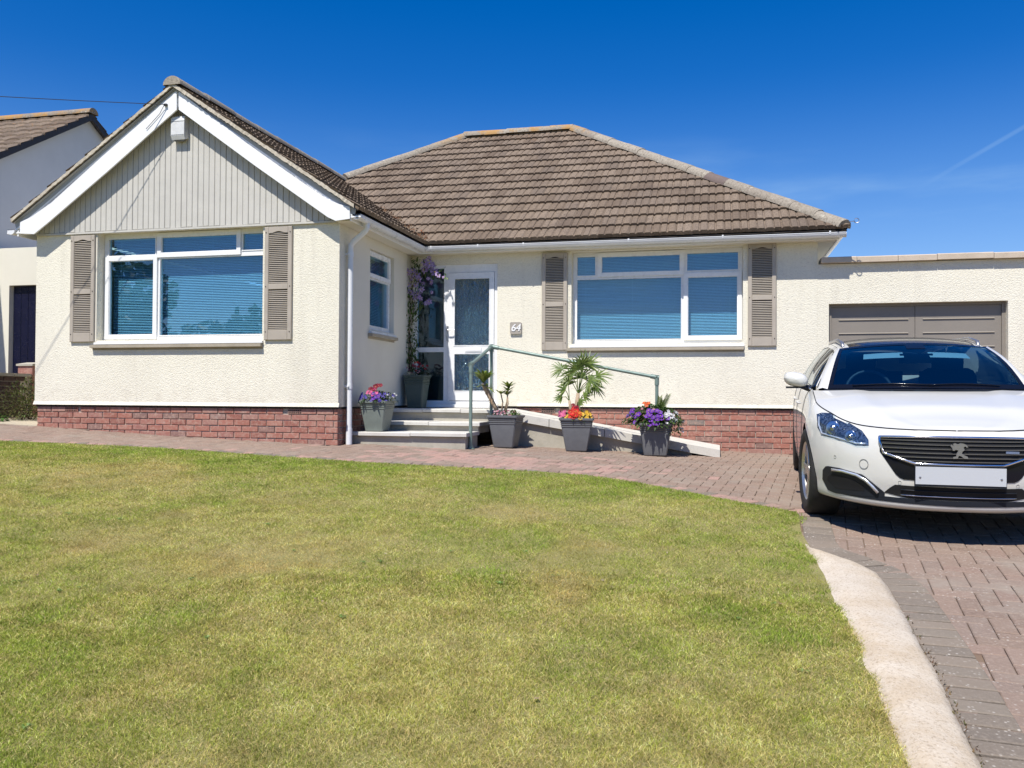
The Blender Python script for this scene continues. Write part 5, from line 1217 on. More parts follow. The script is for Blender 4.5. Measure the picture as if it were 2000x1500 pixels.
# ================================================================== trees and hedge across the road, mirrored in the windows
tr = MB()
def crown(cx, cy, z0, z1, r, n):
    tr.tube([(cx, cy, -1.7), (cx+.1, cy, (z0+z1)/2)], [.22, .10], 8)
    for i in range(n):
        d = rv(); q = random.random()**.35; p = V3((cx, cy, (z0+z1)/2))+V3((d.x*r*q, d.y*r*q, d.z*(z1-z0)/2*q))*(1+.18*math.sin(d.x*5+d.z*7)); a_ = rv()*.22; b_ = rv()*.22; tr.cr = random.random(); tr.add([p-a_, p+b_, p+a_, p-b_], [(0, 1, 2, 3)])
for (cx, cy, z0, z1, r, n) in ((-25, -10.5, -.2, 5.6, 3.3, 3200), (-19.5, -13, -.8, 3.4, 2.6, 1800), (-15, -14.5, -1.2, 2.6, 2.4, 1300), (-10, -15, -1.4, 2.0, 2.6, 1200), (-4, -15.5, -1.4, 1.9, 2.8, 1200), (2.5, -16, -1.4, 2.2, 3.0, 1300), (9, -16, -1.2, 3.4, 3.0, 1500), (-31, -8, -.8, 4.2, 3.2, 1800), (15, -15, -1.2, 2.6, 3.0, 1200)): crown(cx, cy, z0, z1, r, n)
tag(tr.build('roadside_trees', m_leaf('roadside_leaf', [(.03, .06, .015), (.06, .10, .025), (.09, .13, .035)])), 'row of trees and hedge across the road', 'trees', None, 'stuff')
# ================================================================== the parked estate car (local axes: x to the right, y rearwards from the nose, z up)
hd_, pt_ = rad(3.2), rad(2.35)
CX_ = V3((math.cos(hd_), -math.sin(hd_), 0)); CYh = V3((math.sin(hd_), math.cos(hd_), 0)); CYv = CYh*math.cos(pt_)+V3((0, 0, math.sin(pt_))); CZv = CX_.cross(CYv); CO = V3((1.515, 6.0, -.937))
CARM = Matrix(((CX_.x, CYv.x, CZv.x, CO.x), (CX_.y, CYv.y, CZv.y, CO.y), (CX_.z, CYv.z, CZv.z, CO.z), (0, 0, 0, 1)))
car = bpy.data.objects.new('parked_car', None); place(car, None, CARM); tag(car, 'white estate car parked nose out on the block paved drive', 'car')
def cb(mb, name, mats, parent=None, smooth=False, mw=None): return place(bpy.data.objects.new(name, mb.mesh(name, mats, smooth)), parent or car, CARM if mw is None else CARM @ mw)
t = NT('pearl_white_car_paint'); PAINT = t.done((.645, .635, .585), .35, 0, .4, .8, Coat_Roughness=.03)
t = NT('gloss_black_trim'); GBLK = t.done((.006, .007, .012), .12, 0, .28, .0)
t = NT('satin_grey_plastic'); PLAS = t.done((.016, .019, .026), .42, 0, .22)
t = NT('bright_chrome'); CHR = t.done((.74, .75, .77), .1, 1)
t = NT('tyre_rubber'); TYRE = t.done(t.mix(t.noise(30, 4), (.018, .018, .018), (.035, .034, .032)), .75, 0, .3)
t = NT('alloy_silver'); ALLOY = t.done((.52, .50, .47), .32, .85)
t = NT('black_void'); VOID = t.done((.004, .004, .005), .8)
t = NT('interior_charcoal_cloth'); CLOTH = t.done((.02, .022, .028), .85)
t = NT('pale_visor_cloth'); PALE = t.done((.62, .62, .58), .8)
t = NT('blank_plate'); PLATE = t.done((.50, .52, .54), .45)
t = NT('lamp_lens'); LENSW = t.done((.75, .78, .82), .15, .6)
t = NT('amber_lamp'); AMB = t.done((.5, .42, .22), .3, .3)
CGLASS = m_glass('car_window_glass', (.34, .58, .72), 2.3); LGLASS = m_glass('lamp_cover_glass', (.85, .92, .97), 1.5); DGLASS = m_glass('privacy_glass', (.06, .08, .09), 1.6)
t = NT('lamp_inner_bezel'); LAMPIN = t.done(t.mix(t.rng(t.noise(55, 3, .6), .4, .6), (.05, .065, .10), (.22, .26, .33)), .25, .7)
t = NT('lamp_bowl_chrome'); LAMPR = t.done((.38, .43, .52), .16, .95)
t = NT('dark_chrome'); BARM = t.done((.30, .30, .32), .3, .9)
t = NT('satin_chrome_emblem'); EMB = t.done((.40, .41, .43), .28, .8)
def ip(y, ys_, vs_): return lerp(y, ys_, vs_)
# level curves: (z at nose, z along side as function of y, nose y0, half width W)
LV = [(.195, lambda y: .20, .075, .845), (.212, lambda y: .215, .035, .872), (.24, lambda y: .25, .022, .884), (.30, lambda y: .32, .020, .893), (.38, lambda y: .40, .004, .900), (.46, lambda y: .48, .0, .905),
      (.54, lambda y: .56+.02*min(1, y/2), .004, .908), (.62, lambda y: ip(y, [0, .8, 2.5], [.63, .66, .68]), .018, .906), (.68, lambda y: ip(y, [0, .6, 1.2, 4], [.685, .735, .775, .80]), .038, .898),
      (.708, lambda y: ip(y, [0, .3, .62, 1.0, 1.35, 2, 3.5, 4.6], [.712, .735, .79, .855, .90, .91, .93, .95]), .06, .868), (.722, lambda y: ip(y, [0, .3, .62, 1.0, 1.35, 2, 3.5, 4.6], [.726, .752, .818, .895, .957, .975, 1.0, 1.02]), .085, .825)]
def prow(k, u):
    """point of level k at parameter u: 0..1 nose to corner end, 1..2 along the side"""
    zn, zs_f, y0, Wd = LV[k]; D_ = .82
    if u <= 1:
        th = u*math.pi/2; x = Wd*math.sin(th)**.82; q = max(0, 1-(x/Wd)**2.5); y = y0 + (D_)*(1-q**(1/1.6))
    else: y = y0+D_+(4.55-D_-y0)*(u-1); x = Wd*(1+.012*math.sin(min(1, (y-.8)/2.4)*math.pi/2)) * ip(y, [3.6, 4.2, 4.55], [1, .97, .90])
    b = min(1, max(0, y/.55)); z = zn*(1-b)+zs_f(y)*b
    return V3((x, y, z))
us = [1-(1-i/56)**1.9 for i in range(57)] + [1+i/90 for i in range(1, 91)]
def cm_row(a, b, c, d, t_): return a*(-.5*t_+t_*t_-.5*t_**3)+b*(1-2.5*t_*t_+1.5*t_**3)+c*(.5*t_+2*t_*t_-1.5*t_**3)+d*(-.5*t_*t_+.5*t_**3)
rows_ = []
for k in range(len(LV)-1):
    for t_ in (0, .25, .5, .75): rows_.append((k, t_))
rows_.append((len(LV)-2, 1.0))
SURF = []
for (k, t_) in rows_:
    row = []
    for u in us:
        P = [prow(min(len(LV)-1, max(0, q)), u) for q in (k-1, k, k+1, k+2)]; row.append(cm_row(*P, t_))
    SURF.append(row)
nr, nc = len(SURF), len(us)
full = MB()
for i in range(nr-1):
    for j in range(nc-1):
        for sg in (1, -1): full.add([(SURF[a][b].x*sg, SURF[a][b].y, SURF[a][b].z) for a, b in ((i, j), (i, j+1), (i+1, j+1), (i+1, j))], [(0, 1, 2, 3)])
BV = BVHTree.FromPolygons([V3(v) for v in full.v], full.f)
ARCH = [(.95, .335, .372), (3.77, .335, .372)]
nr, nc = len(SURF), len(us)
keep = [[True]*(nc-1) for _ in range(nr-1)]
for i in range(nr-1):
    for j in range(nc-1):
        c_ = (SURF[i][j]+SURF[i+1][j+1]+SURF[i+1][j]+SURF[i][j+1])/4
        for (ay, az, ar) in ARCH:
            if c_.x > .5 and math.hypot(c_.y-ay, c_.z-az) < ar: keep[i][j] = False
for i in range(nr):
    for j in range(nc):
        fl = [keep[a][b] for a in (i-1, i) for b in (j-1, j) if 0 <= a < nr-1 and 0 <= b < nc-1]
        if any(fl) and not all(fl):
            p = SURF[i][j]
            for (ay, az, ar) in ARCH:
                d = math.hypot(p.y-ay, p.z-az)
                if abs(d-ar) < .16 and p.x > .5: p.y = ay+(p.y-ay)*ar/d; p.z = max(.195, az+(p.z-az)*ar/d); h_ = BV.ray_cast(V3((2, p.y, max(.2, p.z))), V3((-1, 0, 0))); p.x = h_[0].x if h_[0] is not None else p.x
def side(fn, sgn, name, parent=None, mats=None):
    mb = MB(); idx = {}
    for i in range(nr-1):
        for j in range(nc-1):
            if not keep[i][j]: continue
            c_ = (SURF[i][j]+SURF[i+1][j+1])/2
            if not fn(c_, i, j): continue
            q = []
            for (a, b) in ((i, j), (i, j+1), (i+1, j+1), (i+1, j)):
                if (a, b) not in idx: idx[(a, b)] = len(mb.v); p = SURF[a][b]; mb.v.append((p.x*sgn, p.y, p.z))
                q.append(idx[(a, b)])
            mb.f.append(tuple(q) if sgn > 0 else tuple(q[::-1])); mb.m.append(0); mb.r.append(0)
    return cb(mb, name, mats or PAINT, parent, 38) if mb.f else None
def fy_(x, z):
    h_ = BV.ray_cast(V3((x, -2, z)), V3((0, 1, 0)))
    return h_[0].y if h_[0] is not None else .9
bump_ = lambda c_: c_.y < .56
parts_ = [('front_wing', lambda c_: .56 <= c_.y < 1.42), ('front_door', lambda c_: 1.42 <= c_.y < 2.5), ('rear_door', lambda c_: 2.5 <= c_.y < 3.42), ('rear_quarter', lambda c_: c_.y >= 3.42)]
mbb = MB()
for sg in (1, -1):
    b0 = len(mbb.v)
    for i in range(nr):
        for j in range(nc): p = SURF[i][j]; mbb.v.append((p.x*sg, p.y, p.z))
    for i in range(nr-1):
        for j in range(nc-1):
            c_ = (SURF[i][j]+SURF[i+1][j+1])/2
            if keep[i][j] and bump_(c_): q = [b0+a*nc+b for a, b in ((i, j), (i, j+1), (i+1, j+1), (i+1, j))]; mbb.f.append(tuple(q if sg > 0 else q[::-1])); mbb.m.append(0); mbb.r.append(0)
bumper = cb(mbb, 'front_bumper', PAINT, None, 38)
doors = {}
for nm, fn in parts_:
    for sg in (1, -1): doors[(nm, sg)] = side(lambda c_, i, j, fn=fn: fn(c_), sg, nm)
# dark shut lines
top = [SURF[-1][j] for j in range(nc)]
def x7(y):
    ys_ = [p.y for p in top]; return lerp(y, ys_, [p.x for p in top])
def z7(y):
    ys_ = [p.y for p in top]; return lerp(y, ys_, [p.z for p in top])
for yc_ in (1.42, 2.5, 3.42):
    for sg in (1, -1):
        j = min(range(nc), key=lambda q: abs(SURF[20][q].y-yc_)); mb = MB(); pts = [V3((SURF[i][j].x*sg*1.0015+.001*sg, SURF[i][j].y, SURF[i][j].z)) for i in range(9, nr) if keep[min(i, nr-2)][j]]
        if len(pts) > 2: mb.tube(pts, .0016, 5); cb(mb, 'shut_line', VOID, doors[('front_door', sg)])
for sg in (1, -1):
    for y_ in (2.35, 3.3):
        mb = MB(); x_ = .893*sg; mb.tube([(x_, y_-.12, .80), (x_+.024*sg, y_-.10, .805), (x_+.024*sg, y_+.06, .81), (x_, y_+.08, .81)], .010, 8); cb(mb, 'door_handle', PAINT, doors[('front_door' if y_ < 3 else 'rear_door', sg)], 60)
# bonnet
mb = MB(); g_ = []; ns, nv = 33, 30
for i in range(ns):
    s_ = -1+2*i/(ns-1); row = []; ye2 = 1.10+.20*s_*s_
    for j in range(nv):
        v_ = (j/(nv-1))**1.15; y = .0855+(ye2-.0855)*v_; xx = x7(y) if y > .0855 else .0; xx = max(xx, .0)
        cr_ = ip(y, [.085, .14, .3, .6, 1.0, 1.3], [0, .022, .050, .058, .045, .022]); rid = .010*max(0, min(1, (abs(s_)-.52)/.06))*max(0, min(1, (.92-abs(s_))/.3))*min(1, v_*3)
        row.append((s_*xx*.998, y, z7(y)+cr_*(1-abs(s_)**2.2)+rid+.001))
    g_.append(row)
mb.grid(g_); bonnet = cb(mb, 'bonnet', PAINT, None, 45)
for sg in (1, -1):
    mb = MB(); mb.tube([V3((p[0], p[1], p[2]))+V3((sg*.003, -.003, .003)) for p in g_[-1 if sg > 0 else 0][0:-1]], .0032, 5); cb(mb, 'bonnet_gap', VOID, bonnet)
# greenhouse
def wbase(s_): return V3((s_*.715, 1.10+.20*s_*s_+.0, .972-.012*s_*s_))
def wtop(s_): return V3((s_*.575, 1.86+.10*s_*s_, 1.335-.040*s_*s_))
def wsh(s_, v_, o=0):
    a, b = wbase(s_), wtop(s_); p = a.lerp(b, v_); n_ = V3((0, -.55, .83)); return p + n_*(.045*math.sin(math.pi*v_)+o)
sc_b = MB(); sc_b.grid([[wsh(-1+2*i/24, j/14) for j in range(15)] for i in range(25)]); wsc = cb(sc_b, 'windscreen', CGLASS, None, True)
# black ceramic border and cowl
mb = MB()
for (s0, s1, v0, v1) in ((-1, 1, 0, .07), (-1, 1, .93, 1), (-1, -.955, .07, .93), (.955, 1, .07, .93), (-.12, .12, .80, .93)):
    mb.grid([[wsh(s0+(s1-s0)*i/12, v0+(v1-v0)*j/6, .003) for j in range(7)] for i in range(13)])
cb(mb, 'screen_border', GBLK, wsc, True)
mb = MB(); mb.grid([[V3((s_*.74, 1.085+.20*s_*s_+dy, .962-.012*s_*s_+dz)) for dy, dz in ((0, -.005), (.02, .004), (.06, .012))] for s_ in [-1+2*i/16 for i in range(17)]]); cb(mb, 'scuttle', PLAS, None, True)
for (sa, sb_, ln) in ((-.75, .05, .0), (.0, .72, .0)):
    mb = MB(); mb.tube([wsh(sa+(sb_-sa)*i/8, .035+.02*math.sin(i/8*3.14), .012) for i in range(9)], .006, 5); cb(mb, 'wiper', GBLK, wsc, True)
def rf_(s_, y): 
    zc_ = ip(y, [1.86, 2.1, 2.6, 3.3, 4.0, 4.4], [1.335, 1.372, 1.405, 1.40, 1.355, 1.30]); w_ = ip(y, [1.86, 2.4, 3.4, 4.4], [.575, .60, .60, .53]); y2 = y+.10*s_*s_*max(0, 1-(y-1.86)/.5)
    return V3((s_*w_, y2, zc_-.040*s_*s_-.02*abs(s_)**6))
mb = MB(); mb.grid([[rf_(s_, 1.86+2.54*j/24) for j in range(25)] for s_ in [-.86+1.72*i/20 for i in range(21)]]); roofp = cb(mb, 'panoramic_roof', GBLK, None, True)
for sg in (1, -1):
    mb = MB(); mb.grid([[rf_(sg*(.86+.14*i/5), 1.86+2.54*j/24)+V3((0, 0, .002)) for j in range(25)] for i in range(6)], sg < 0); cb(mb, 'roof_side', PAINT, None, True)
    mb = MB(); pts = [rf_(sg*.93, y)+V3((0, 0, h_)) for y, h_ in ((1.98, .0), (2.06, .026), (2.5, .032), (3.4, .032), (4.0, .025), (4.12, 0))]; mb.tube(pts, [.012, .018, .016, .016, .016, .010], 8); cb(mb, 'roof_rail', ALLOY, None, True)
    # A pillar
    pil = []
    for v_ in [i/10 for i in range(11)]:
        a = wsh(sg*1.0, v_); b = V3((sg*ip(v_, [0, 1], [.795, .605]), a.y+.10+.02*v_, a.z-.006)); pil.append([a, a.lerp(b, .35)+V3((sg*.008, -.01, .012)), b])
    mb = MB(); mb.grid(pil, sg > 0); cb(mb, 'pillar', PAINT, None, True)
    # side windows: frame then glass
    gl_ = []
    def sidep(y, v_, o=0):
        a = V3((sg*(x7(y)+o), y, z7(y)+.0)); up_ = rf_(sg*1.0, max(1.86, y)); 
        if y < 1.96: q = min(1, max(0, (y-1.38)/(.58))); up_ = V3((sg*ip(q, [0, 1], [.79, .61]), y, .972+(1.297-.972)*q))
        p = a.lerp(up_, v_); p.x += sg*(.028*math.sin(math.pi*v_)+o); return p
    yw = [1.40+.1*i for i in range(31)]
    mb = MB(); mb.grid([[sidep(y, v_/8) for v_ in range(9)] for y in yw], sg < 0); cb(mb, 'side_glass', DGLASS, None, True)
    for (y0_, y1_) in ((2.42, 2.56), (3.36, 3.46)):
        mb = MB(); mb.grid([[sidep(y0_+(y1_-y0_)*i/3, v_/8, .004) for v_ in range(9)] for i in range(4)], sg < 0); cb(mb, 'window_pillar', GBLK, None, True)
    mb = MB(); mb.tube([sidep(y, .03, .008) for y in yw], .008, 6); cb(mb, 'window_trim', CHR, None, True)
    mb = MB(); mb.grid([[sidep(y, .93+.07*v_/3, .005) for v_ in range(4)] for y in yw], sg < 0); cb(mb, 'window_frame', PAINT, None, True)
# tail
mb = MB(); tail = [SURF[i][-1] for i in range(nr)]; tl_ = [V3((p.x, p.y, p.z)) for p in tail]; mb.grid([[V3((p.x*s_, p.y+.10*(1-s_*s_), p.z)) for s_ in [-1+.2*q for q in range(11)]] for p in tl_]); mb.grid([[V3((x_*(.64+.36*v_), 4.40+(y_-4.40)*v_, z_)) for v_, z_ in ((0, 1.29), (.5, 1.16), (1, 1.02))] for x_, y_ in [(-.8+.16*q, 4.6) for q in range(11)]]); cb(mb, 'tailgate', PAINT, None, True)
mb = MB(); mb.box(-.70, .70, .55, 4.5, .185, .20); mb.box(-.45, .45, .20, .55, .19, .205); mb.box(-.55, .55, .3, 1.2, .21, .66); cb(mb, 'underbody', VOID)
for (ay, az, ar) in ARCH:
    for sg in (1, -1):
        mb = MB(); ts = [math.pi*(-.08+1.16*i/24) for i in range(25)]
        bx_ = lambda y: lerp(y, [p.y for p in SURF[20]], [p.x for p in SURF[20]])-.02
        mb.grid([[V3((sg*x_, ay+ar*math.cos(t_), az+ar*math.sin(t_))) for x_ in (.50, min(.886, bx_(ay+ar*math.cos(t_))))] for t_ in ts]); mb.add([V3((sg*.50, ay+ar*math.cos(t_), az+ar*math.sin(t_))) for t_ in ts], [tuple(range(25))]); cb(mb, 'arch_liner', VOID)
# wheels
tp_ = [(.225, -.105), (.235, -.112), (.29, -.118), (.322, -.108), (.334, -.085), (.335, 0), (.334, .085), (.322, .108), (.29, .118), (.235, .112), (.225, .105)]
tyre_me = MB().lathe(tp_, 40).mesh('tyre', TYRE, 50)
rm_ = MB(); rm_.lathe([(.232, -.10), (.238, .10), (.222, .104), (.205, .085), (.205, -.09)], 40)
for k in range(5):
    for dq in (-.16, .16):
        a_ = 2*math.pi*k/5; d = V3((math.cos(a_+dq), math.sin(a_+dq), 0)); d0 = V3((math.cos(a_+dq*.3), math.sin(a_+dq*.3), 0)); s_ = V3((-d.y, d.x, 0)); 
        for (w0, w1) in ((.020, .016),):
            A_, B_2 = d0*.05, d*.212; rm_.add([A_-s_*w0+V3((0, 0, .085)), A_+s_*w0+V3((0, 0, .085)), B_2+s_*w1+V3((0, 0, .092)), B_2-s_*w1+V3((0, 0, .092)), A_-s_*(w0+.008)+V3((0, 0, .05)), A_+s_*(w0+.008)+V3((0, 0, .05)), B_2+s_*(w1+.008)+V3((0, 0, .055)), B_2-s_*(w1+.008)+V3((0, 0, .055))], [(0, 1, 2, 3), (0, 4, 5, 1), (2, 6, 7, 3), (1, 5, 6, 2), (3, 7, 4, 0)])
rm_.lathe([(0, .096), (.03, .095), (.062, .088), (.07, .05)], 24); rim_me = rm_.mesh('rim', ALLOY, 35)
dsk = MB().lathe([(.0, .03), (.165, .03), (.165, .02), (.0, .02)], 30).mesh('brake_disc', METAL, 35)
bkp = MB().lathe([(.0, -.02), (.225, -.02)], 30).mesh('wheel_back', VOID)
for (ay, az, ar) in ARCH:
    for sg in (1, -1):
        st_ = rad(6) if ay < 2 else 0
        mw = Matrix.Translation((sg*.792, ay, .335)) @ Matrix.Rotation(st_, 4, 'Z') @ Matrix.Rotation(sg*math.pi/2, 4, 'Y') @ Matrix.Rotation(.35, 4, 'Z')
        wh = place(bpy.data.objects.new('wheel', tyre_me), car, CARM @ mw)
        for nm, me_ in (('rim', rim_me), ('brake_disc', dsk), ('wheel_back', bkp)): place(bpy.data.objects.new(nm, me_), wh, CARM @ mw)
# ---- nose details laid onto the bumper surface
def patch(x0, x1, top_, bot_, off, nx=24, nz=6, fold=.03):
    """surface between two outlines, wrapped on the nose and folded back at its rim"""
    g2 = []
    for i in range(nx+1):
        x = x0+(x1-x0)*i/nx; a, b = bot_(x), top_(x); g2.append([V3((x, fy_(x, a+(b-a)*j/nz)-off, a+(b-a)*j/nz)) for j in range(nz+1)])
    mb = MB(); mb.grid(g2); 
    rim = [r[0] for r in g2] + g2[-1][1:] + [r[-1] for r in g2[::-1]][1:] + g2[0][::-1][1:-1]; n_ = len(rim); bk = [p+V3((0, off+fold, 0)) for p in rim]
    mb.add(rim+bk, [(i, (i+1) % n_, n_+(i+1) % n_, n_+i) for i in range(n_)]); return mb, rim
gtop = lambda x: .688-.010*(abs(x)/.465)**3; gbot = lambda x: ip(abs(x), [0, .26, .44, .465], [.512, .514, .575, .655])
mb, rim = patch(-.463, .463, gtop, gbot, .006, 40, 8); grl = cb(mb, 'grille', VOID, None)
mb = MB(); mb.tube(rim+rim[:2], .0085, 8); [None]; mb.v = [(v[0], v[1]-.008, v[2]) for v in mb.v]; cb(mb, 'grille_surround', CHR, grl, True)
for z in (.663, .638, .611, .584, .557, .533):
    hw2 = ip(z, [.512, .575, .655, .688], [.25, .44, .46, .46])-.008; mb = MB(); pts = [V3((x, fy_(x, z)-.012, z)) for x in [-hw2+2*hw2*i/30 for i in range(31)]]
    mb.sweep(pts, [(-.006, -.0015), (.006, -.0028), (.006, .002), (-.006, .0015)]); cb(mb, 'grille_bar', BARM, grl, 30)
wt = lambda x: gbot(x)-.012; wb = lambda x: ip(abs(x), [0, .325, .36, .475], [.402, .404, .42, .60]); mb, rim = patch(-.462, .462, lambda x: max(wt(x), wb(x)+.002), wb, .004, 40, 6); cb(mb, 'bumper_insert', GBLK, bumper, True)
mb = MB(); yy = fy_(0, .45)-.030; mb.box(-.262, .262, yy, yy+.012, .386, .500); plate = cb(mb, 'number_plate', PLATE, None)
mb = MB(); mb.box(-.266, .266, yy+.004, yy+.03, .372, .503); cb(mb, 'plate_holder', PLAS, plate)
for x in (-.235, .235): cb(MB().lathe([(0, .004), (.006, .003), (.008, 0)], 10, Matrix.Translation((x, yy, .43)) @ Matrix.Rotation(math.pi/2, 4, 'X')), 'plate_screw', METAL, plate)
lt_ = lambda x: ip(abs(x), [0, .38, .43], [.362, .365, .31]); lb_ = lambda x: ip(abs(x), [0, .30, .43], [.276, .28, .305])
mb, rim = patch(-.43, .43, lt_, lb_, .004, 30, 4); lg_ = cb(mb, 'lower_grille', VOID, None)
for z, m_ in ((.30, CHR), (.335, PLAS)):
    mb = MB(); mb.tube([V3((x, fy_(x, z)-.010, z)) for x in [-.34+.68*i/20 for i in range(21)]], .0035, 6); cb(mb, 'grille_bar', m_, lg_, True)
mb, rim = patch(-.70, .70, lambda x: ip(abs(x), [0, .42, .60, .745], [.274, .280, .272, .262]), lambda x: ip(abs(x), [0, .745], [.238, .252]), .003, 44, 3); cb(mb, 'bumper_skirt', PLAS, bumper, True)
for sg in (1, -1):
    ft = lambda x: ip(-abs(x), [-.80, -.78, -.70, -.56, -.43], [.40, .437, .437, .412, .305]); fb = lambda x: ip(-abs(x), [-.80, -.765, -.72, -.43], [.33, .258, .248, .275])
    xa, xb = (-.80, -.43) if sg < 0 else (.43, .80)
    mb, rim = patch(xa, xb, ft, fb, .005, 22, 6); fog = cb(mb, 'fog_light_housing', PLAS, None, True)
    ft2 = lambda x: ip(-abs(x), [-.77, -.74, -.62, -.55], [.36, .392, .372, .33]); fb2 = lambda x: ip(-abs(x), [-.77, -.72, -.55], [.33, .285, .30]); mb, rim = patch(sg*.77 if sg < 0 else .55, -.55 if sg < 0 else .77, ft2, fb2, .007, 14, 4); cb(mb, 'fog_recess', VOID, fog)
    pts = [V3((sg*x, fy_(sg*x, z)-.016, z)) for x, z in ((.745, .418), (.68, .421), (.60, .407), (.545, .378), (.505, .340), (.47, .300))]; mb = MB(); mb.sweep(pts, [(-.008, -.006), (.006, -.009), (.006, .009), (-.008, .007)]); cb(mb, 'running_light', LENSW, fog, True)
    ht = lambda x: ip(-abs(x), [-.832, -.80, -.745, -.66, -.56, -.525], [.792, .806, .808, .770, .708, .650]); hb = lambda x: ip(-abs(x), [-.832, -.80, -.68, -.60, -.525], [.70, .648, .634, .607, .612])
    xa, xb = (-.832, -.525) if sg < 0 else (.525, .832)
    mb, rim = patch(xa, xb, ht, hb, .002, 26, 8); hl = cb(mb, 'headlight', LAMPIN, None, True)
    for (x, z, r) in ((.735, .712, .050), (.63, .668, .040)):
        p = V3((sg*x, fy_(sg*x, z)-.004, z)); n_ = V3((sg*.55, -1, .15)).normalized(); Mq = Matrix.Translation(p) @ n_.to_track_quat('Z', 'Y').to_matrix().to_4x4(); mb = MB(); mb.lathe([(r, .004), (r*.9, .010), (r*.55, -.006), (r*.32, .012), (0, .018)], 18, Mq); cb(mb, 'lamp_reflector', LAMPR, hl, True)
    mb = MB(); mb.tube([V3((sg*x, fy_(sg*x, z)-.008, z)) for x, z in ((.818, .775), (.822, .72), (.805, .665), (.70, .645), (.60, .622), (.545, .625))], .007, 6); cb(mb, 'lamp_strip', LENSW, hl, True)
    mb, rim = patch(xa+.004, xb-.004, lambda x: ht(x)-.004, lambda x: hb(x)+.004, .016, 26, 8, -.004); cb(mb, 'lamp_cover', LGLASS, hl, True)
    # small round sensor and towing eye cover
    for (x, z, r) in ((.725, .512, .011), (.345, .383, .010)) + (((.555, .487, .034),) if sg < 0 else ()):
        p = V3((sg*x, fy_(sg*x, z)-.0015, z)); e_ = .01; nx_ = (fy_(sg*x+e_, z)-fy_(sg*x-e_, z))/(2*e_); n_ = V3((nx_, -1, 0)).normalized(); Mq = Matrix.Translation(p) @ n_.to_track_quat('Z', 'Y').to_matrix().to_4x4()
        cb(MB().lathe([(r, 0), (r, .002), (r*.9, .002), (r*.9, 0)], 18, Mq), 'sensor', simple('panel_seam_grey', (.28, .28, .27), .5) if r > .02 else METAL, bumper)
    # door mirror
    mc = Matrix.Translation((sg*.955, 1.47, 1.035)); mb = MB(); g2 = []
    for i in range(11):
        a_ = math.pi*i/10; row = []
        for j in range(17):
            b_ = 2*math.pi*j/16; x_, z_ = .098*math.sin(a_)**.7*math.copysign(abs(math.cos(b_))**.8, math.cos(b_)), .062*math.sin(a_)**.7*math.copysign(abs(math.sin(b_))**.8, math.sin(b_)); y_ = -.085*math.cos(a_) if a_ < math.pi/2 else -.03*math.cos(a_); row.append(mc @ V3((x_*sg, y_, z_+x_*.15)))
        g2.append(row)
    mb.grid(g2); mir = cb(mb, 'door_mirror', PAINT, None, True)
    mb = MB(); mb.tube([(sg*.80, 1.50, .955), (sg*.86, 1.49, .962), (sg*.92, 1.48, .985)], [.03, .026, .022], 8); mb.box(min(sg*.875, sg*1.035), max(sg*.875, sg*1.035), 1.43, 1.50, .962, .976); cb(mb, 'mirror_foot', PLAS, mir, 40)
# rearing emblem on the grille
em = [(-.040, .018), (-.050, .030), (-.044, .038), (-.034, .028), (-.036, .042), (-.024, .046), (-.012, .040), (.004, .046), (.020, .044), (.034, .036), (.042, .024), (.034, .022), (.026, .030), (.018, .022), (.024, .008), (.012, -.002), (.010, -.014), (.026, -.024), (.040, -.030), (.042, -.042), (.022, -.042), (.006, -.028), (-.006, -.026), (-.012, -.042), (-.034, -.044), (-.036, -.034), (-.020, -.030), (-.018, -.014), (-.008, .004), (-.022, .010), (-.030, .002), (-.038, .004)]
mb = MB(); ye_2 = fy_(0, .603)-.030; mb.prism([(x*1.12, ye_2, .603+z*1.12) for x, z in em], (0, .012, 0)); cb(mb, 'lion_emblem', EMB, grl)
mb = MB(); xb_ = .27; mb.box(xb_, xb_+.075, fy_(xb_, .60)-.020, fy_(xb_, .60)-.010, .590, .604); cb(mb, 'trim_badge', simple('blue_silver_badge', (.25, .32, .5), .3, metal=.6), grl)
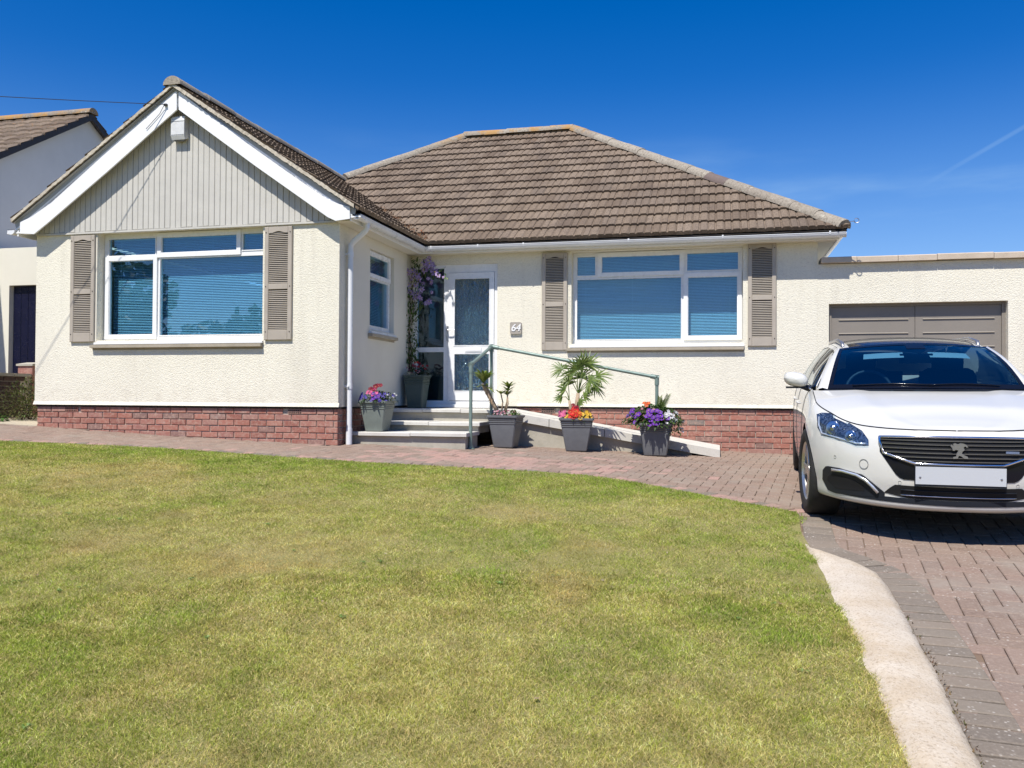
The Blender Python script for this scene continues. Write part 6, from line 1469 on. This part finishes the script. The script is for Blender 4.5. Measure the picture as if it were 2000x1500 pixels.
# cabin
mb = MB(); mb.grid([[V3((s_*.70, y, z+.02*math.sin(s_*5))) for y, z in ((1.12+.2*s_*s_, .945), (1.35+.1*s_*s_, .955), (1.75, .93), (1.78, .75), (1.70, .5))] for s_ in [-1+2*i/16 for i in range(17)]]); cb(mb, 'dashboard', CLOTH, None, True)
mb = MB(); mb.box(-.8, .8, 1.2, 4.3, .30, .34); mb.box(-.66, .66, 3.3, 3.6, .34, .95); cb(mb, 'cabin_floor', CLOTH)
def seat(x, y):
    mb = MB(); 
    def rbox(cx, cy, cz, sx, sy, sz, M_=Matrix()):
        g2 = []
        for i in range(9):
            a_ = -math.pi/2+math.pi*i/8; row = []
            for j in range(17):
                b_ = 2*math.pi*j/16; ca2, sa2 = math.cos(a_), math.sin(a_); f_ = lambda q: math.copysign(abs(q)**.35, q); row.append(M_ @ V3((cx+sx*f_(ca2*math.cos(b_)), cy+sy*f_(ca2*math.sin(b_)), cz+sz*f_(sa2))))
            g2.append(row)
        mb.grid(g2)
    rbox(x, y, .55, .25, .25, .09); rbox(x, y+.28, .83, .24, .07, .30, Matrix.Translation((x, y+.28, .55)) @ Matrix.Rotation(rad(-12), 4, 'X') @ Matrix.Translation((-x, -y-.28, -.55))); rbox(x, y+.38, 1.17, .13, .05, .085)
    cb(mb, 'seat', CLOTH, None, True)
seat(-.36, 2.0); seat(.36, 2.0)
for x in (-.38, 0, .38): 
    mb = MB(); mb.box(x-.11, x+.11, 3.22, 3.28, .93, 1.08); cb(mb, 'rear_headrest', CLOTH)
mb = MB(); cs_ = V3((-.36, 1.72, .93)); rr_ = [cs_+V3((.18*math.cos(a_), .18*math.sin(a_)*.35, .18*math.sin(a_)*.93)) for a_ in [2*math.pi*i/28 for i in range(29)]]; mb.tube(rr_, .014, 6, False); mb.box(-.52, -.20, 1.715, 1.745, .905, .945); cb(mb, 'steering_wheel', simple('dark_leather_wheel', (.06, .06, .065), .5), None, True)
for (a, b) in ((-.66, -.16), (.16, .66)):
    mb = MB(); mb.grid([[wsh(s_, v_, -.045-.02*(1-v_)) for v_ in (.70, .78, .85)] for s_ in [(a+(b-a)*i/8)*1.0 for i in range(9)]]); cb(mb, 'sun_visor', PALE, None, True)
mb = MB(); p = wsh(0, .74, -.07); mb.box(-.125, .125, p.y, p.y+.03, p.z-.045, p.z+.035); cb(mb, 'interior_mirror', GBLK)
mb = MB(); mb.grid([[wsh(s_, v_, -.02) for v_ in (.055, .09)] for s_ in (-.30, -.2, -.08)]); cb(mb, 'parking_card', PALE)
